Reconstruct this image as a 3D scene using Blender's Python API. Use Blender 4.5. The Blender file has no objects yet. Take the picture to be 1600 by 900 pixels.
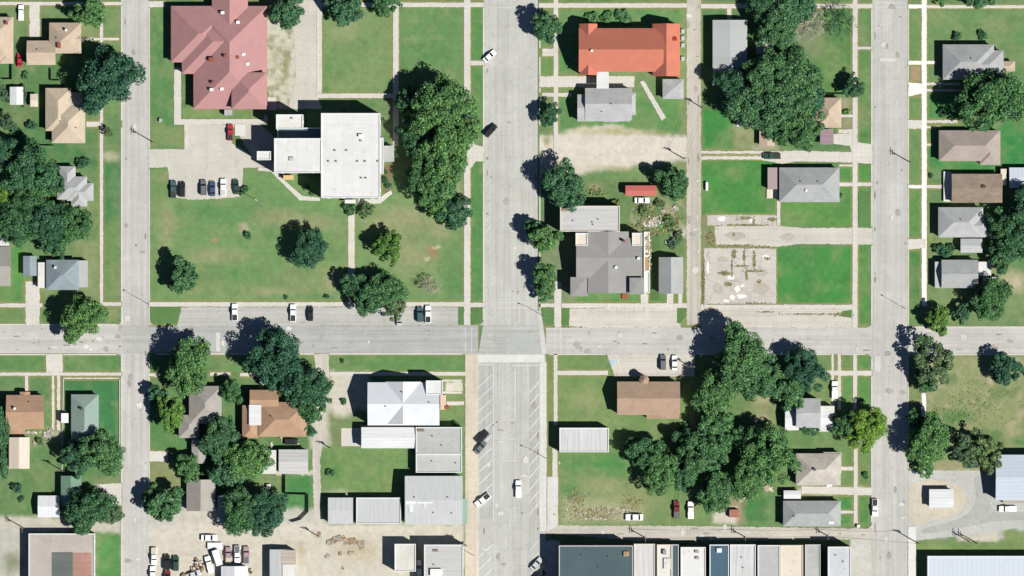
import bpy, bmesh, math, random
import numpy as np
from mathutils import Vector, Matrix, Euler
random.seed(7); np.random.seed(7)
S = 0.22                                   # metres per photograph pixel on the ground
def X(x): return (x-800)*S
def Y(y): return (450-y)*S
scene = bpy.context.scene
# ---------------- camera, world, sun, exposure ----------------
cam_d = bpy.data.cameras.new("camera"); cam = bpy.data.objects.new("camera", cam_d)
scene.collection.objects.link(cam); scene.camera = cam
CAM_H = 2500.0
cam.location = (0, 0, CAM_H); cam.rotation_euler = (0, 0, 0)
cam_d.sensor_width = 36; cam_d.lens = 36*CAM_H/(1600*S)
cam_d.clip_start = 10; cam_d.clip_end = 60000
SUN_EL = 50.0; SUN_DIR = -30.0             # degrees: elevation, and angle from +X (east) of the sun's bearing
world = bpy.data.worlds.new("World"); scene.world = world; world.use_nodes = True
wn = world.node_tree.nodes; wl = world.node_tree.links
bg = wn.get("Background") or wn.new("ShaderNodeBackground")
out = wn.get("World Output") or wn.new("ShaderNodeOutputWorld")
sky = wn.new("ShaderNodeTexSky"); sky.sky_type = 'NISHITA'; sky.sun_disc = False
sky.sun_elevation = math.radians(SUN_EL); sky.sun_rotation = math.radians(90-SUN_DIR)
sky.altitude = 1500; sky.air_density = 0.8; sky.dust_density = 0.1; sky.ozone_density = 4.0
wl.new(sky.outputs[0], bg.inputs[0]); wl.new(bg.outputs[0], out.inputs[0])
bg.inputs[1].default_value = 0.05
sun_d = bpy.data.lights.new("sun", 'SUN'); sun = bpy.data.objects.new("sun", sun_d)
scene.collection.objects.link(sun)
sun_d.energy = 5.0; sun_d.angle = math.radians(0.5); sun_d.color = (1.0, 0.965, 0.90)
d = Vector((math.cos(math.radians(SUN_EL))*math.cos(math.radians(SUN_DIR)),
            math.cos(math.radians(SUN_EL))*math.sin(math.radians(SUN_DIR)), math.sin(math.radians(SUN_EL))))
sun.rotation_euler = d.to_track_quat('Z', 'Y').to_euler(); sun.location = d*300
scene.view_settings.view_transform = 'Standard'; scene.view_settings.look = 'None'
scene.view_settings.gamma = 1.0; scene.view_settings.exposure = 0.63
scene.view_settings.use_curve_mapping = False
scene.cycles.max_bounces = 5; scene.cycles.diffuse_bounces = 2; scene.cycles.use_denoising = True
KR, KG, KB = 1.78, 1.74, 1.72              # lit-ground value per unit of base colour
def col(r, g, b):                           # base colour from the look of a sunlit flat surface
    f = lambda v: (v/255/12.92) if v/255 <= 0.04045 else ((v/255+0.055)/1.055)**2.4
    return (f(r)/KR, f(g)/KG, f(b)/KB, 1.0)

# ---------------- node materials ----------------
MATS = {}
def newmat(name):
    m = bpy.data.materials.new(name); m.use_nodes = True
    nt = m.node_tree; b = nt.nodes["Principled BSDF"]; b.inputs["Specular IOR Level"].default_value = 0.25
    return m, nt, b
def mixc(nt, fac, a, b, mode='MIX'):
    n = nt.nodes.new("ShaderNodeMix"); n.data_type = 'RGBA'; n.blend_type = mode
    for s, v in ((n.inputs[0], fac), (n.inputs[6], a), (n.inputs[7], b)):
        if hasattr(v, "is_linked"): nt.links.new(v, s)
        else: s.default_value = v
    return n.outputs[2]
def ramp(nt, v, lo, hi, a=0.0, b=1.0):
    n = nt.nodes.new("ShaderNodeMapRange"); n.inputs[1].default_value = lo; n.inputs[2].default_value = hi
    n.inputs[3].default_value = a; n.inputs[4].default_value = b; nt.links.new(v, n.inputs[0]); return n.outputs[0]
def coords(nt, scale=(1, 1, 1), world_space=True):
    g = nt.nodes.new("ShaderNodeNewGeometry") if world_space else nt.nodes.new("ShaderNodeTexCoord")
    mp = nt.nodes.new("ShaderNodeMapping"); mp.inputs["Scale"].default_value = scale
    nt.links.new(g.outputs["Position"] if world_space else g.outputs["Object"], mp.inputs[0]); return mp.outputs[0]
def noise(nt, vec, scale, detail=3, rough=0.6):
    n = nt.nodes.new("ShaderNodeTexNoise"); n.inputs["Scale"].default_value = scale
    n.inputs["Detail"].default_value = detail; n.inputs["Roughness"].default_value = rough
    nt.links.new(vec, n.inputs["Vector"]); return n.outputs["Fac"]
def sc(c, k): return (c[0]*k, c[1]*k, c[2]*k, 1)
def m_paved(name, c, var=0.10, streak=None, slab=None, crack=0.0, rough=0.9):
    if name in MATS: return MATS[name]
    c = sc(c, 1.10)
    m, nt, b = newmat(name); v = coords(nt)
    big = ramp(nt, noise(nt, v, 0.06, 4), 0.3, 0.7)
    o = mixc(nt, big, sc(c, 1-var), sc(c, 1+var*0.8))
    fine = ramp(nt, noise(nt, v, 1.4, 4, 0.75), 0.3, 0.7)
    o = mixc(nt, fine, o, mixc(nt, 1.0, o, sc((1, 1, 1), 1-var*1.1), 'MULTIPLY'))
    if streak:
        s = coords(nt, (0.9, 0.025, 1) if streak == 'y' else (0.025, 0.9, 1))
        st = ramp(nt, noise(nt, s, 1.0, 3), 0.38, 0.68)
        o = mixc(nt, st, o, mixc(nt, 1.0, o, (0.87, 0.865, 0.86, 1), 'MULTIPLY'))
        s = coords(nt, (0.45, 0.006, 1) if streak == 'y' else (0.006, 0.45, 1)); o = mixc(nt, ramp(nt, noise(nt, s, 1.0, 2), .42, .62), o, mixc(nt, 1.0, o, (0.925, 0.925, 0.93, 1), 'MULTIPLY'))
    st2 = ramp(nt, noise(nt, v, 0.35, 5, 0.7), 0.56, 0.76)
    o = mixc(nt, st2, o, mixc(nt, 1.0, o, (0.84, 0.81, 0.77, 1), 'MULTIPLY'))
    st3 = ramp(nt, noise(nt, v, 0.16, 6, 0.75), 0.50, 0.62)
    o = mixc(nt, st3, o, mixc(nt, 1.0, o, (1.07, 1.07, 1.07, 1), 'MULTIPLY'))
    st4 = ramp(nt, noise(nt, v, 0.9, 2, 0.5), 0.68, 0.74)
    o = mixc(nt, st4, o, mixc(nt, 1.0, o, (0.80, 0.77, 0.72, 1), 'MULTIPLY'))
    if slab:
        br = nt.nodes.new("ShaderNodeTexBrick"); nt.links.new(v, br.inputs["Vector"])
        br.offset = 0.0; br.inputs["Scale"].default_value = 1.0
        br.inputs["Brick Width"].default_value = slab[0]; br.inputs["Row Height"].default_value = slab[1]
        br.inputs["Mortar Size"].default_value = 0.07; br.inputs["Mortar Smooth"].default_value = 0.3
        br.inputs["Color1"].default_value = (1, 1, 1, 1); br.inputs["Color2"].default_value = (0.97, 0.97, 0.965, 1)
        br.inputs["Mortar"].default_value = (0.87, 0.86, 0.84, 1)
        o = mixc(nt, 1.0, o, br.outputs["Color"], 'MULTIPLY')
    if crack:
        vo = nt.nodes.new("ShaderNodeTexVoronoi"); vo.feature = 'DISTANCE_TO_EDGE'; vo.inputs["Scale"].default_value = 0.16
        wv = nt.nodes.new("ShaderNodeVectorMath"); wv.operation = 'ADD'
        nn = nt.nodes.new("ShaderNodeTexNoise"); nn.inputs["Scale"].default_value = 0.5; nt.links.new(v, nn.inputs["Vector"])
        sm = nt.nodes.new("ShaderNodeVectorMath"); sm.operation = 'SCALE'; sm.inputs[3].default_value = 3.0
        nt.links.new(nn.outputs["Color"], sm.inputs[0]); nt.links.new(v, wv.inputs[0]); nt.links.new(sm.outputs[0], wv.inputs[1])
        nt.links.new(wv.outputs[0], vo.inputs["Vector"])
        ck = ramp(nt, vo.outputs["Distance"], 0.0, 0.03, crack, 0.0)
        o = mixc(nt, ck, o, sc(c, 0.70))
    nt.links.new(o, b.inputs["Base Color"]); b.inputs["Roughness"].default_value = rough
    MATS[name] = m; return m
def soften(c, k, g):
    a = (c[0]+c[1]+c[2])/3; return ((c[0]+(a-c[0])*g)*k, (c[1]+(a-c[1])*g)*k, (c[2]+(a-c[2])*g)*k, 1)
def m_shingle(name, c, var=0.14, axis='x'):
    if name in MATS: return MATS[name]
    c = soften(c, 1.26, .27)
    m, nt, b = newmat(name); v = coords(nt)
    o = mixc(nt, ramp(nt, noise(nt, v, 0.25, 4), 0.3, 0.7), sc(c, 1-var*0.7), sc(c, 1+var*0.6))
    o = mixc(nt, ramp(nt, noise(nt, v, 3.0, 3, 0.8), 0.3, 0.7), o, mixc(nt, 1.0, o, sc((1, 1, 1), 1-var*1.6), 'MULTIPLY'))
    s = coords(nt, (0.3, 0.3, 14)); o = mixc(nt, ramp(nt, noise(nt, s, 1.0, 1), 0.4, 0.6), o, mixc(nt, 1.0, o, sc((1, 1, 1), 1-var*0.7), 'MULTIPLY'))
    nt.links.new(o, b.inputs["Base Color"]); b.inputs["Roughness"].default_value = 0.92; MATS[name] = m; return m
def m_metal(name, c, axis='x', pitch=1.1, var=0.08):
    if name in MATS: return MATS[name]
    c = soften(c, 1.17, .2)
    m, nt, b = newmat(name); v = coords(nt)
    w = nt.nodes.new("ShaderNodeTexWave"); w.wave_type = 'BANDS'; w.bands_direction = 'X' if axis == 'y' else 'Y'
    w.inputs["Scale"].default_value = 0.314/pitch; w.inputs["Distortion"].default_value = 0.0
    nt.links.new(v, w.inputs["Vector"])
    o = mixc(nt, ramp(nt, w.outputs["Fac"], 0.75, 1.0), c, sc(c, 0.93))
    s = coords(nt, (1.3, 0.09, 1) if axis == 'y' else (0.09, 1.3, 1))
    o = mixc(nt, ramp(nt, noise(nt, s, 1.0, 3), 0.35, 0.7), o, mixc(nt, 1.0, o, sc((1, 1, 1), 1-var*1.6), 'MULTIPLY'))
    o = mixc(nt, ramp(nt, noise(nt, v, 0.5, 5, 0.7), 0.58, 0.8), o, mixc(nt, 1.0, o, (0.84, 0.81, 0.77, 1), 'MULTIPLY'))
    nt.links.new(o, b.inputs["Base Color"]); b.inputs["Roughness"].default_value = 0.75
    MATS[name] = m; return m
def m_plain(name, c, rough=0.7, metal=0.0, spec=0.3, var=0.05):
    if name in MATS: return MATS[name]
    m, nt, b = newmat(name); v = coords(nt)
    o = mixc(nt, ramp(nt, noise(nt, v, 2.0, 3), 0.3, 0.7), sc(c, 1-var), sc(c, 1+var))
    nt.links.new(o, b.inputs["Base Color"]); b.inputs["Roughness"].default_value = rough
    b.inputs["Metallic"].default_value = metal; b.inputs["Specular IOR Level"].default_value = spec
    MATS[name] = m; return m
def m_leaf(name, c1, c2):
    if name in MATS: return MATS[name]
    m, nt, b = newmat(name); g = nt.nodes.new("ShaderNodeNewGeometry"); oi = nt.nodes.new("ShaderNodeObjectInfo")
    o = mixc(nt, g.outputs["Random Per Island"], c1, c2)
    v = coords(nt); o = mixc(nt, ramp(nt, noise(nt, v, 0.7, 3), 0.4, 0.62), mixc(nt, 1.0, o, (0.75, 0.78, 0.85, 1), 'MULTIPLY'), mixc(nt, 1.0, o, (1.5, 1.35, 1.05, 1), 'MULTIPLY'))
    o = mixc(nt, ramp(nt, oi.outputs["Random"], 0, 1), mixc(nt, 1.0, o, (0.78, 0.82, 0.98, 1), 'MULTIPLY'), mixc(nt, 1.0, o, (1.42, 1.24, 0.88, 1), 'MULTIPLY'))
    nt.links.new(o, b.inputs["Base Color"]); b.inputs["Roughness"].default_value = 0.7
    b.inputs["Specular IOR Level"].default_value = 0.15
    MATS[name] = m; return m

# ---------------- object helpers ----------------
COL = scene.collection
def link_mesh(name, verts, faces, mats, parent=None, mi=None, smooth=False):
    me = bpy.data.meshes.new(name); me.from_pydata([tuple(v) for v in verts], [], faces)
    for m in (mats if isinstance(mats, (list, tuple)) else [mats]): me.materials.append(m)
    if mi is not None: me.polygons.foreach_set("material_index", mi)
    if smooth: me.polygons.foreach_set("use_smooth", [True]*len(me.polygons))
    me.update(); o = bpy.data.objects.new(name, me); COL.objects.link(o)
    if parent: o.parent = parent
    return o
class MB:
    def __init__(s): s.v = []; s.f = []; s.m = []
    def add(s, vs, fs, m=0):
        k = len(s.v); s.v += vs; s.f += [tuple(i+k for i in f) for f in fs]; s.m += [m]*len(fs); return s
    def box(s, x0, y0, z0, x1, y1, z1, m=0):
        vs = [(x0, y0, z0), (x1, y0, z0), (x1, y1, z0), (x0, y1, z0), (x0, y0, z1), (x1, y0, z1), (x1, y1, z1), (x0, y1, z1)]
        return s.add(vs, [(3, 2, 1, 0), (4, 5, 6, 7), (0, 1, 5, 4), (1, 2, 6, 5), (2, 3, 7, 6), (3, 0, 4, 7)], m)
    def obox(s, cx, cy, z0, z1, lx, ly, a, m=0, tilt=0):
        c, n = math.cos(a), math.sin(a); r = []
        for z in (z0, z1):
            for u, w in ((-lx, -ly), (lx, -ly), (lx, ly), (-lx, ly)): r.append((cx+u/2*c-w/2*n, cy+u/2*n+w/2*c, z+tilt*u))
        return s.add(r, [(3, 2, 1, 0), (4, 5, 6, 7), (0, 1, 5, 4), (1, 2, 6, 5), (2, 3, 7, 6), (3, 0, 4, 7)], m)
    def prism(s, pts, z0, z1, m=0):
        n = len(pts); vs = [(p[0], p[1], z0) for p in pts]+[(p[0], p[1], z1) for p in pts]
        return s.add(vs, [tuple(range(n-1, -1, -1)), tuple(range(n, 2*n))]+[(i, (i+1) % n, n+(i+1) % n, n+i) for i in range(n)], m)
    def tube(s, a, b, r0, r1, n=8, m=0):
        a, b = Vector(a), Vector(b); d = (b-a).normalized(); u = d.orthogonal().normalized(); w = d.cross(u)
        vs = [tuple(p+(u*math.cos(t*2*math.pi/n)+w*math.sin(t*2*math.pi/n))*r) for p, r in ((a, r0), (b, r1)) for t in range(n)]
        return s.add(vs, [(i, (i+1) % n, n+(i+1) % n, n+i) for i in range(n)]+[tuple(range(n-1, -1, -1)), tuple(range(n, 2*n))], m)
    def build(s, name, mats, parent=None, smooth=False): return link_mesh(name, s.v, s.f, mats, parent, s.m, smooth)
def tag(o, label, cat, group=None, kind=None):
    if label: o["label"] = label
    if cat: o["category"] = cat
    if group: o["group"] = group
    if kind: o["kind"] = kind
    return o
def thing(name, label, cat, x, y, group=None, z=0.0, rz=0.0):
    o = bpy.data.objects.new(name, None); COL.objects.link(o); o.location = (x, y, z); o.rotation_euler = (0, 0, rz)
    o.empty_display_size = 1; tag(o, label, cat, group); return o
def struct(o): o["kind"] = "structure"; return o

# ---------------- ground surfaces ----------------
PAVED = []                                   # every hard sheet, for the dry verge in the ground's own colour
class Sheets:
    """flat sheets of one material; overlapping ones are kept a centimetre apart"""
    def __init__(s, name, mat, z): s.name, s.mat, s.z, s.items = name, mat, z, []
    def r(s, *a):
        for (x0, y0, x1, y1) in a: s.p([(x0, y0), (x1, y0), (x1, y1), (x0, y1)])
        return s
    def p(s, pts, paved=True):
        xs = [p[0] for p in pts]; ys = [p[1] for p in pts]; bb = (min(xs), min(ys), max(xs), max(ys)); used = set()
        for (q, b2, l) in s.items:
            if bb[0] < b2[2] and b2[0] < bb[2] and bb[1] < b2[3] and b2[1] < bb[3]: used.add(l)
        l = 0
        while l in used: l += 1
        s.items.append((pts, bb, l))
        if paved: PAVED.append(pts)
        return s
    def build(s, kerbed=0.0):
        mb = MB(); jr = random.Random(len(s.items)); am = {'sidewalk': .45, 'driveway': .7, 'parking_lot': .8, 'lane': 1.0}.get(s.name, 0)
        for pts, bb, l in s.items:
            if am:                                # ragged edges where turf creeps over the concrete
                r2 = []
                for i in range(len(pts)):
                    (ax_, ay_), (bx_, by_) = pts[i], pts[(i+1) % len(pts)]; L = math.hypot(bx_-ax_, by_-ay_); n = int(L/3.2); r2.append((ax_, ay_))
                    for k in range(1, n):
                        u = k/n; px, py = ax_+(bx_-ax_)*u, ay_+(by_-ay_)*u
                        if -20 < px < 1620 and -20 < py < 920: o_ = jr.gauss(0, am*.5); r2.append((px-(by_-ay_)/L*o_, py+(bx_-ax_)/L*o_))
                pts = r2
            q = [(X(a), Y(b)) for a, b in pts]
            ar = sum(q[i][0]*q[(i+1) % len(q)][1]-q[(i+1) % len(q)][0]*q[i][1] for i in range(len(q)))
            if ar < 0: q = q[::-1]
            z = s.z+l*0.01
            if kerbed: mb.prism(q, 0.0, z)
            else: mb.add([(a, b, z) for a, b in q], [tuple(range(len(q)))])
        return struct(mb.build(s.name, s.mat))
def soft(pts, n=3):                          # rounded-off polygon
    for _ in range(n):
        r = []
        for i in range(len(pts)):
            a, b = pts[i], pts[(i+1) % len(pts)]
            r += [(a[0]*.75+b[0]*.25, a[1]*.75+b[1]*.25), (a[0]*.25+b[0]*.75, a[1]*.25+b[1]*.75)]
        pts = r
    return pts
# ================= the streets =================
FARP = 14000
C_ROAD = col(205, 202, 196); C_WALK = col(215, 209, 200); C_ASPH = col(184, 183, 180)
ROADM = m_paved("road_concrete_ns", C_ROAD, 0.08, 'y', (5.4, 9.0), 0.35)
ROADX = m_paved("road_concrete_ew", C_ROAD, 0.08, 'x', (9.0, 4.8), 0.35)
ASPH = m_paved("road_asphalt_grey", C_ASPH, 0.07, 'x', None, 0.3)
MAINM = m_paved("road_main", col(203, 202, 195), 0.08, 'y', (5.0, 7.5), 0.3)
WALK = m_paved("walk_concrete", C_WALK, 0.05, None, (1.5, 1.5))
WALKW = m_paved("walk_new_concrete", col(242, 239, 234), 0.03, None, (1.5, 1.5))
WALKP = m_paved("walk_warm", col(222, 208, 188), 0.07, 'y')
LOT = m_paved("lot_concrete", col(207, 201, 190), 0.08, None, (5, 5), 0.4)
LOTG = m_paved("lot_grey", col(196, 194, 188), 0.07, 'x', None, 0.3)
CRKD = m_paved("lot_cracked", col(206, 199, 190), 0.12, None, (6.6, 6.2), 1.0)
PAINT = m_paved("road_paint", col(236, 236, 232), 0.10)

Sheets("road", ROADM, 0.02).r((191, -FARP, 232, FARP)).build()
Sheets("road", ROADM, 0.02).r((1363, -FARP, 1418, FARP)).build()
Sheets("road", MAINM, 0.02).p([(756, -FARP), (842, -FARP), (840, 500), (853, 560), (853, FARP), (747, FARP), (747, 555), (756, 500)]).build()
Sheets("lane", m_paved("alley", col(203, 196, 183), 0.10, 'y', None, 0.3), 0.02).r((1073, -FARP, 1095, 508)).build()
e = Sheets("road", ROADX, 0.05)
e.r((-FARP, 508, 191, 552), (853, 512, 1363, 553), (1418, 512, FARP, 553), (-FARP, -62, 191, -24), (232, -62, 756, -24), (842, -62, 1073, -24), (1095, -62, 1363, -24), (1418, -62, FARP, -24)).build()
Sheets("road", ASPH, 0.05).p([(232, 510), (747, 508), (747, 553), (232, 551)]).build()
def fillet(s, x, y, dx, dy, r=11):            # paved quarter-round at a street corner
    s.p([(x, y)]+[(x+dx*r*(1-math.sin(a*math.pi/16)), y+dy*r*(1-math.cos(a*math.pi/16))) for a in range(9)])
fl = Sheets("road_corner", ROADX, 0.125)
for x, y, dx, dy in ((191, 508, -1, -1), (191, 552, -1, 1), (232, 508, 1, -1), (756, 508, -1, -1), (842, 510, 1, -1), (1363, 512, -1, -1), (1363, 553, -1, 1), (1418, 512, 1, -1), (1418, 553, 1, 1), (1363, 826, -1, -1)): fillet(fl, x, y, dx, dy)
fl.build()
# crossing squares where the streets meet
sq = Sheets("road_junction", m_paved("junction", col(194, 193, 187), 0.08, 'x', (6, 6), 0.5), 0.06)
sq.p([(756, 508), (842, 508), (853, 553), (747, 553)]).r((191, 508, 232, 552)).build()
Sheets("asphalt_patch", m_paved("patch", col(181, 183, 178), 0.06), 0.09).r((790, 519, 845, 552)).p([(290, 520), (340, 520), (338, 549), (292, 548)]).p([(345, 521), (395, 522), (398, 546), (348, 547)]).build()
Sheets("asphalt_patch", m_paved("patch_light", col(210, 208, 202), 0.06), 0.13).r((337, 519, 344, 549), (1374, 90, 1400, 96), (1366, 556, 1376, 580)).build()

# alleys and back lanes of pale gravel and worn concrete
Sheets("lane", m_paved("lane", col(206, 199, 186), 0.10, 'x', None, 0.4), 0.03).p([(853, 821), (1073, 822), (1363, 826), (1363, 843), (1000, 845), (853, 833)]).build()
Sheets("lane", m_paved("lane2", col(212, 204, 192), 0.12, 'y'), 0.035).p([(490, 553), (513, 553), (515, 600), (504, 640), (506, 680), (500, 720), (503, 815), (491, 815), (488, 700), (491, 660), (498, 610)]).build()
# ----- lots and driveways -----
lot = Sheets("parking_lot", LOT, 0.06)
lot.p([(232, 233), (290, 233), (350, 232), (362, 224), (384, 236), (403, 252), (405, 262), (380, 262), (378, 306), (365, 309), (300, 312), (268, 308), (262, 262), (232, 262)])
lot.r((289, 194, 362, 233)).p([(362, 194), (405, 193), (430, 215), (430, 262), (405, 262)])
lot.p([(457, 0), (495, 0), (495, 146), (503, 170), (450, 170), (462, 120)])
lot.build()
lot = Sheets("parking_lot", LOTG, 0.06)
lot.p([(284, 480), (716, 480), (716, 508), (276, 510)]).build()
lot = Sheets("parking_lot", m_paved("lot_warm", col(214, 207, 195), 0.06, 'x', (6, 4)), 0.06)
lot.p([(890, 482), (1058, 481), (1064, 512), (889, 512)]).r((1095, 482, 1332, 512))
lot.p([(948, 553), (1085, 553), (1085, 586), (960, 586)]).build()
Sheets("parking_lot", m_paved("lot_slab", col(215, 208, 197), 0.06, 'x', (9, 7)), 0.055).p([(1116, 353), (1213, 352), (1250, 356), (1363, 356), (1363, 382), (1252, 381), (1210, 386), (1118, 383)]).build()
Sheets("parking_lot", CRKD, 0.04).r((1105, 336, 1213, 352)).p([(1100, 388), (1213, 388), (1213, 474), (1100, 475)]).build()
Sheets("parking_lot", m_paved("lot_station", col(196, 195, 189), 0.08, None, (8, 8), 0.6), 0.05).p([(1418, 735), (1535, 735), (1540, 775), (1553, 790), (1600, 795), (1900, 795), (1900, 824), (1600, 823), (1540, 832), (1430, 845), (1418, 845)]).build()
drv = Sheets("driveway", WALK, 0.10)
drv.p([(40, 440), (62, 440), (62, 508), (40, 508)]).r((46, 8, 62, 58), (72, 553, 98, 582), (81, 587, 85, 672), (89, 587, 94, 672))
drv.r((232, 705, 262, 721), (232, 583, 250, 588)).p([(146, 757), (190, 755), (190, 790), (170, 785), (158, 765)])
drv.r((843, 119, 991, 136), (847, 76, 868, 88)).p([(1000, 128), (1006, 126), (1041, 184), (1034, 189)])
drv.p([(1286, 210), (1333, 208), (1340, 222), (1363, 226), (1363, 256), (1330, 254), (1244, 252), (1222, 256), (1190, 250), (1190, 238), (1240, 235), (1330, 238), (1328, 228), (1300, 224)])
drv.r((1299, 553, 1303, 640), (1309, 553, 1314, 640)).p([(1252, 760), (1363, 762), (1363, 774), (1252, 771)])
drv.p([(1418, 373), (1441, 374), (1441, 388), (1418, 390)]).p([(1418, 187), (1440, 188), (1440, 201), (1418, 201)])
drv.r((1448, 188, 1496, 192), (1448, 197, 1470, 200), (1448, 129, 1500, 133), (1448, 139, 1500, 143), (1095, 236, 1192, 240), (1095, 244, 1192, 249))
drv.p([(727, 255), (727, 228), (735, 212), (742, 226), (756, 230), (756, 252), (744, 252), (736, 262)]).build()
drv = Sheets("driveway", WALKW, 0.115); drv.p([(1419, 128), (1440, 131), (1440, 146), (1419, 151)]).build()

Sheets("gravel_apron", m_paved("apron", col(208, 198, 180), .12, None, None, .5), 0.085).p(soft([(1419, 765), (1432, 750), (1480, 750), (1506, 762), (1511, 785), (1496, 804), (1450, 815), (1419, 824)], 2)).build()
Sheets("asphalt_drive", m_paved("drive_dark", col(178, 178, 173), .08, None, None, .6), 0.085).p(soft([(1520, 742), (1538, 745), (1546, 790), (1560, 800), (1760, 802), (1760, 812), (1560, 812), (1520, 822), (1440, 836), (1440, 826), (1505, 812), (1528, 785)], 2)).build()
# ----- sidewalks and garden walks -----
w = Sheets("sidewalk", WALK, 0.14)
w.r((-200, 3, 191, 8), (232, 2, 258, 11), (495, 4, 756, 11), (842, 5, 1073, 12), (1095, 6, 1363, 13), (1448, 8, 1900, 13), (191-2, 3, 191, 8))
w.r((156, 8, 161, 474), (128, 59, 186, 63), (135, 190, 156, 198), (-200, 474, 40, 480), (62, 474, 66, 480), (160, 472, 190, 478))
w.r((-200, 582, 190, 587), (39, 587, 44, 616), (100, 590, 186, 592), (725, -200, 735, 228), (725, 258, 735, 508), (735, 95, 756, 102))
w.r((495, 0, 503, 146), (614, 11, 623, 228), (495, 146, 614, 153), (418, 152, 432, 172))
w.p([(272, 105), (283, 105), (283, 186), (413, 186), (413, 180), (418, 180), (418, 193), (272, 195)])
w.r((288, 193, 294, 233)).p([(403, 262), (427, 263), (447, 284), (472, 306), (500, 309), (500, 314), (468, 313), (440, 285), (423, 268), (403, 267)])
w.p([(560, 311), (590, 311), (611, 297), (613, 303), (594, 318), (560, 318)]).r((544, 318, 554, 472), (233, 472, 725, 479), (735, 473, 756, 480))
w.r((865, -200, 872, 245), (866, 440, 877, 512), (878, 474, 1073, 481), (1060, 440, 1066, 474), (1042, 458, 1052, 474), (1008, 460, 1013, 490), (847, 145, 893, 151), (842, 474, 866, 480))
w.r((1001, 458, 1010, 474), (1332, -200, 1340, 512), (1095, 476, 1332, 482), (1311, 285, 1332, 291), (1340, 285, 1363, 291), (1340, 73, 1363, 77), (1310, 202, 1332, 208), (1314, 179, 1332, 183))
w.r((1136, 13, 1143, 30), (1214, 314, 1219, 352), (1311, 257, 1332, 260))
w.r((515, 581, 727, 587), (690, 593, 722, 596), (690, 612, 722, 615), (698, 627, 725, 633), (328, 582, 360, 587), (375, 583, 402, 588), (533, 669, 565, 697))
w.r((865, 553, 871, 664), (871, 579, 950, 586), (863, 700, 871, 745), (1288, 579, 1362, 587), (1333, 553, 1339, 640), (1334, 700, 1340, 820), (1313, 729, 1334, 735), (1313, 798, 1334, 802))
w.r((1441, 373, 1446, 388), (1448, 289, 1472, 294), (1448, 224, 1456, 228), (1500, 586, 1500.5, 587), (960, 586, 1085, 588))
w.build()
Sheets("sidewalk", m_paved("walk_main_west", col(222, 209, 190), 0.07, 'y', (1.8, 1.8)), 0.13).p([(727, 553), (747, 553), (747, 900), (747, 1500), (725, 1500), (727, 822)]).build()
Sheets("sidewalk", m_paved("walk_main_east", col(224, 221, 215), 0.05, 'y', (1.8, 3)), 0.13).r((843, 566, 854, 830)).p([(855, 745), (872, 745), (872, 820), (855, 832)]).build()
Sheets("sidewalk", WALKW, 0.13).r((1440, -200, 1448, 478), (1440, 612, 1447, 664), (1419, 95, 1440, 101), (1419, 7, 1440, 13), (1419, 289, 1440, 294), (1448, 95, 1462, 100)).build()
Sheets("sidewalk", m_paved("walk_se", col(226, 224, 219), 0.05), 0.13).r((1419, 823, 1431, 1200)).build()
w = Sheets("crosswalk", m_paved("crosswalk_band", col(221, 219, 212), 0.05), 0.075)
w.p([(743, 554), (850, 554), (851, 566), (742, 566)]).build()

Sheets("parking_strip", m_paved("strip_grey", col(192, 191, 186), .06, 'y', None, .3), 0.065).p([(748, 571), (770, 571), (770, 810), (752, 812), (748, 800)]).p([(828, 571), (842.5, 571), (842.5, 812), (836, 812), (829, 760)]).build()
Sheets("sidewalk", m_paved("wedge", col(212, 209, 203), .07, 'y', (3, 3)), 0.12).p([(838, 485), (845, 485), (855, 553), (846, 553)]).build()
q = Sheets("slab_patch", m_paved("slab_white", col(240, 238, 234), .06), 0.075); q2 = Sheets("slab_patch", m_paved("slab_tan", col(190, 182, 168), .1, None, None, .6), 0.068)
sr = random.Random(5)
for x, y, a, b in ((1142, 433, 6, 5), (1152, 452, 5, 6), (1158, 463, 9, 5), (1144, 465, 5, 6), (1160, 446, 4, 3), (1196, 402, 7, 4), (1106, 418, 3, 10), (1175, 344, 6, 4), (1128, 342, 8, 4), (1135, 470, 6, 3)): q.p([(x+a*math.cos(t*.628)*sr.uniform(.6, 1.1), y+b*math.sin(t*.628)*sr.uniform(.6, 1.1)) for t in range(10)], False)
for x, y, a, b in ((1122, 452, 10, 12), (1190, 450, 16, 12), (1130, 405, 10, 6), (1150, 368, 18, 8), (1190, 425, 10, 8), (1230, 370, 16, 6)): q2.p([(x+a*math.cos(t*.524)*sr.uniform(.6, 1.1), y+b*math.sin(t*.524)*sr.uniform(.6, 1.1)) for t in range(12)], False)
q.build(); q2.build()
# ----- painted markings -----
p = Sheets("road_marking", PAINT, 0.10)
def line(s, x0, y0, x1, y1, wd=1.1):
    dx, dy = x1-x0, y1-y0; L = math.hypot(dx, dy); nx, ny = -dy/L*wd/2, dx/L*wd/2
    s.p([(x0+nx, y0+ny), (x1+nx, y1+ny), (x1-nx, y1-ny), (x0-nx, y0-ny)], False)
for k in range(17):
    y = 605+k*19.0
    if 812 < y < 860: continue
    line(p, 748, y, 769, y-20); 
for k in range(11):
    y = 594+k*19.0
    line(p, 827, y+20, 842, y+2)
for k in range(4): line(p, 828, 860+k*19, 842, 843+k*19)
line(p, 771, 568, 771, 812, 0.9); line(p, 775, 568, 775, 812, 0.6); line(p, 747, 570, 771, 570, 1.0); line(p, 800, 571, 842, 571, 1.0)
line(p, 805, 578, 805, 655, 1.0); line(p, 793, 655, 805, 655, 0.8)
for k in range(14): line(p, 794, 590+k*4.8, 804, 582+k*4.8, 0.8)
for k in range(6): line(p, 794, 800+k*4.8, 804, 792+k*4.8, 0.8)
line(p, 805, 690, 805, 760, 0.7); line(p, 793, 686, 805, 686, 0.8); line(p, 793, 720, 805, 720, 0.8)
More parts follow.
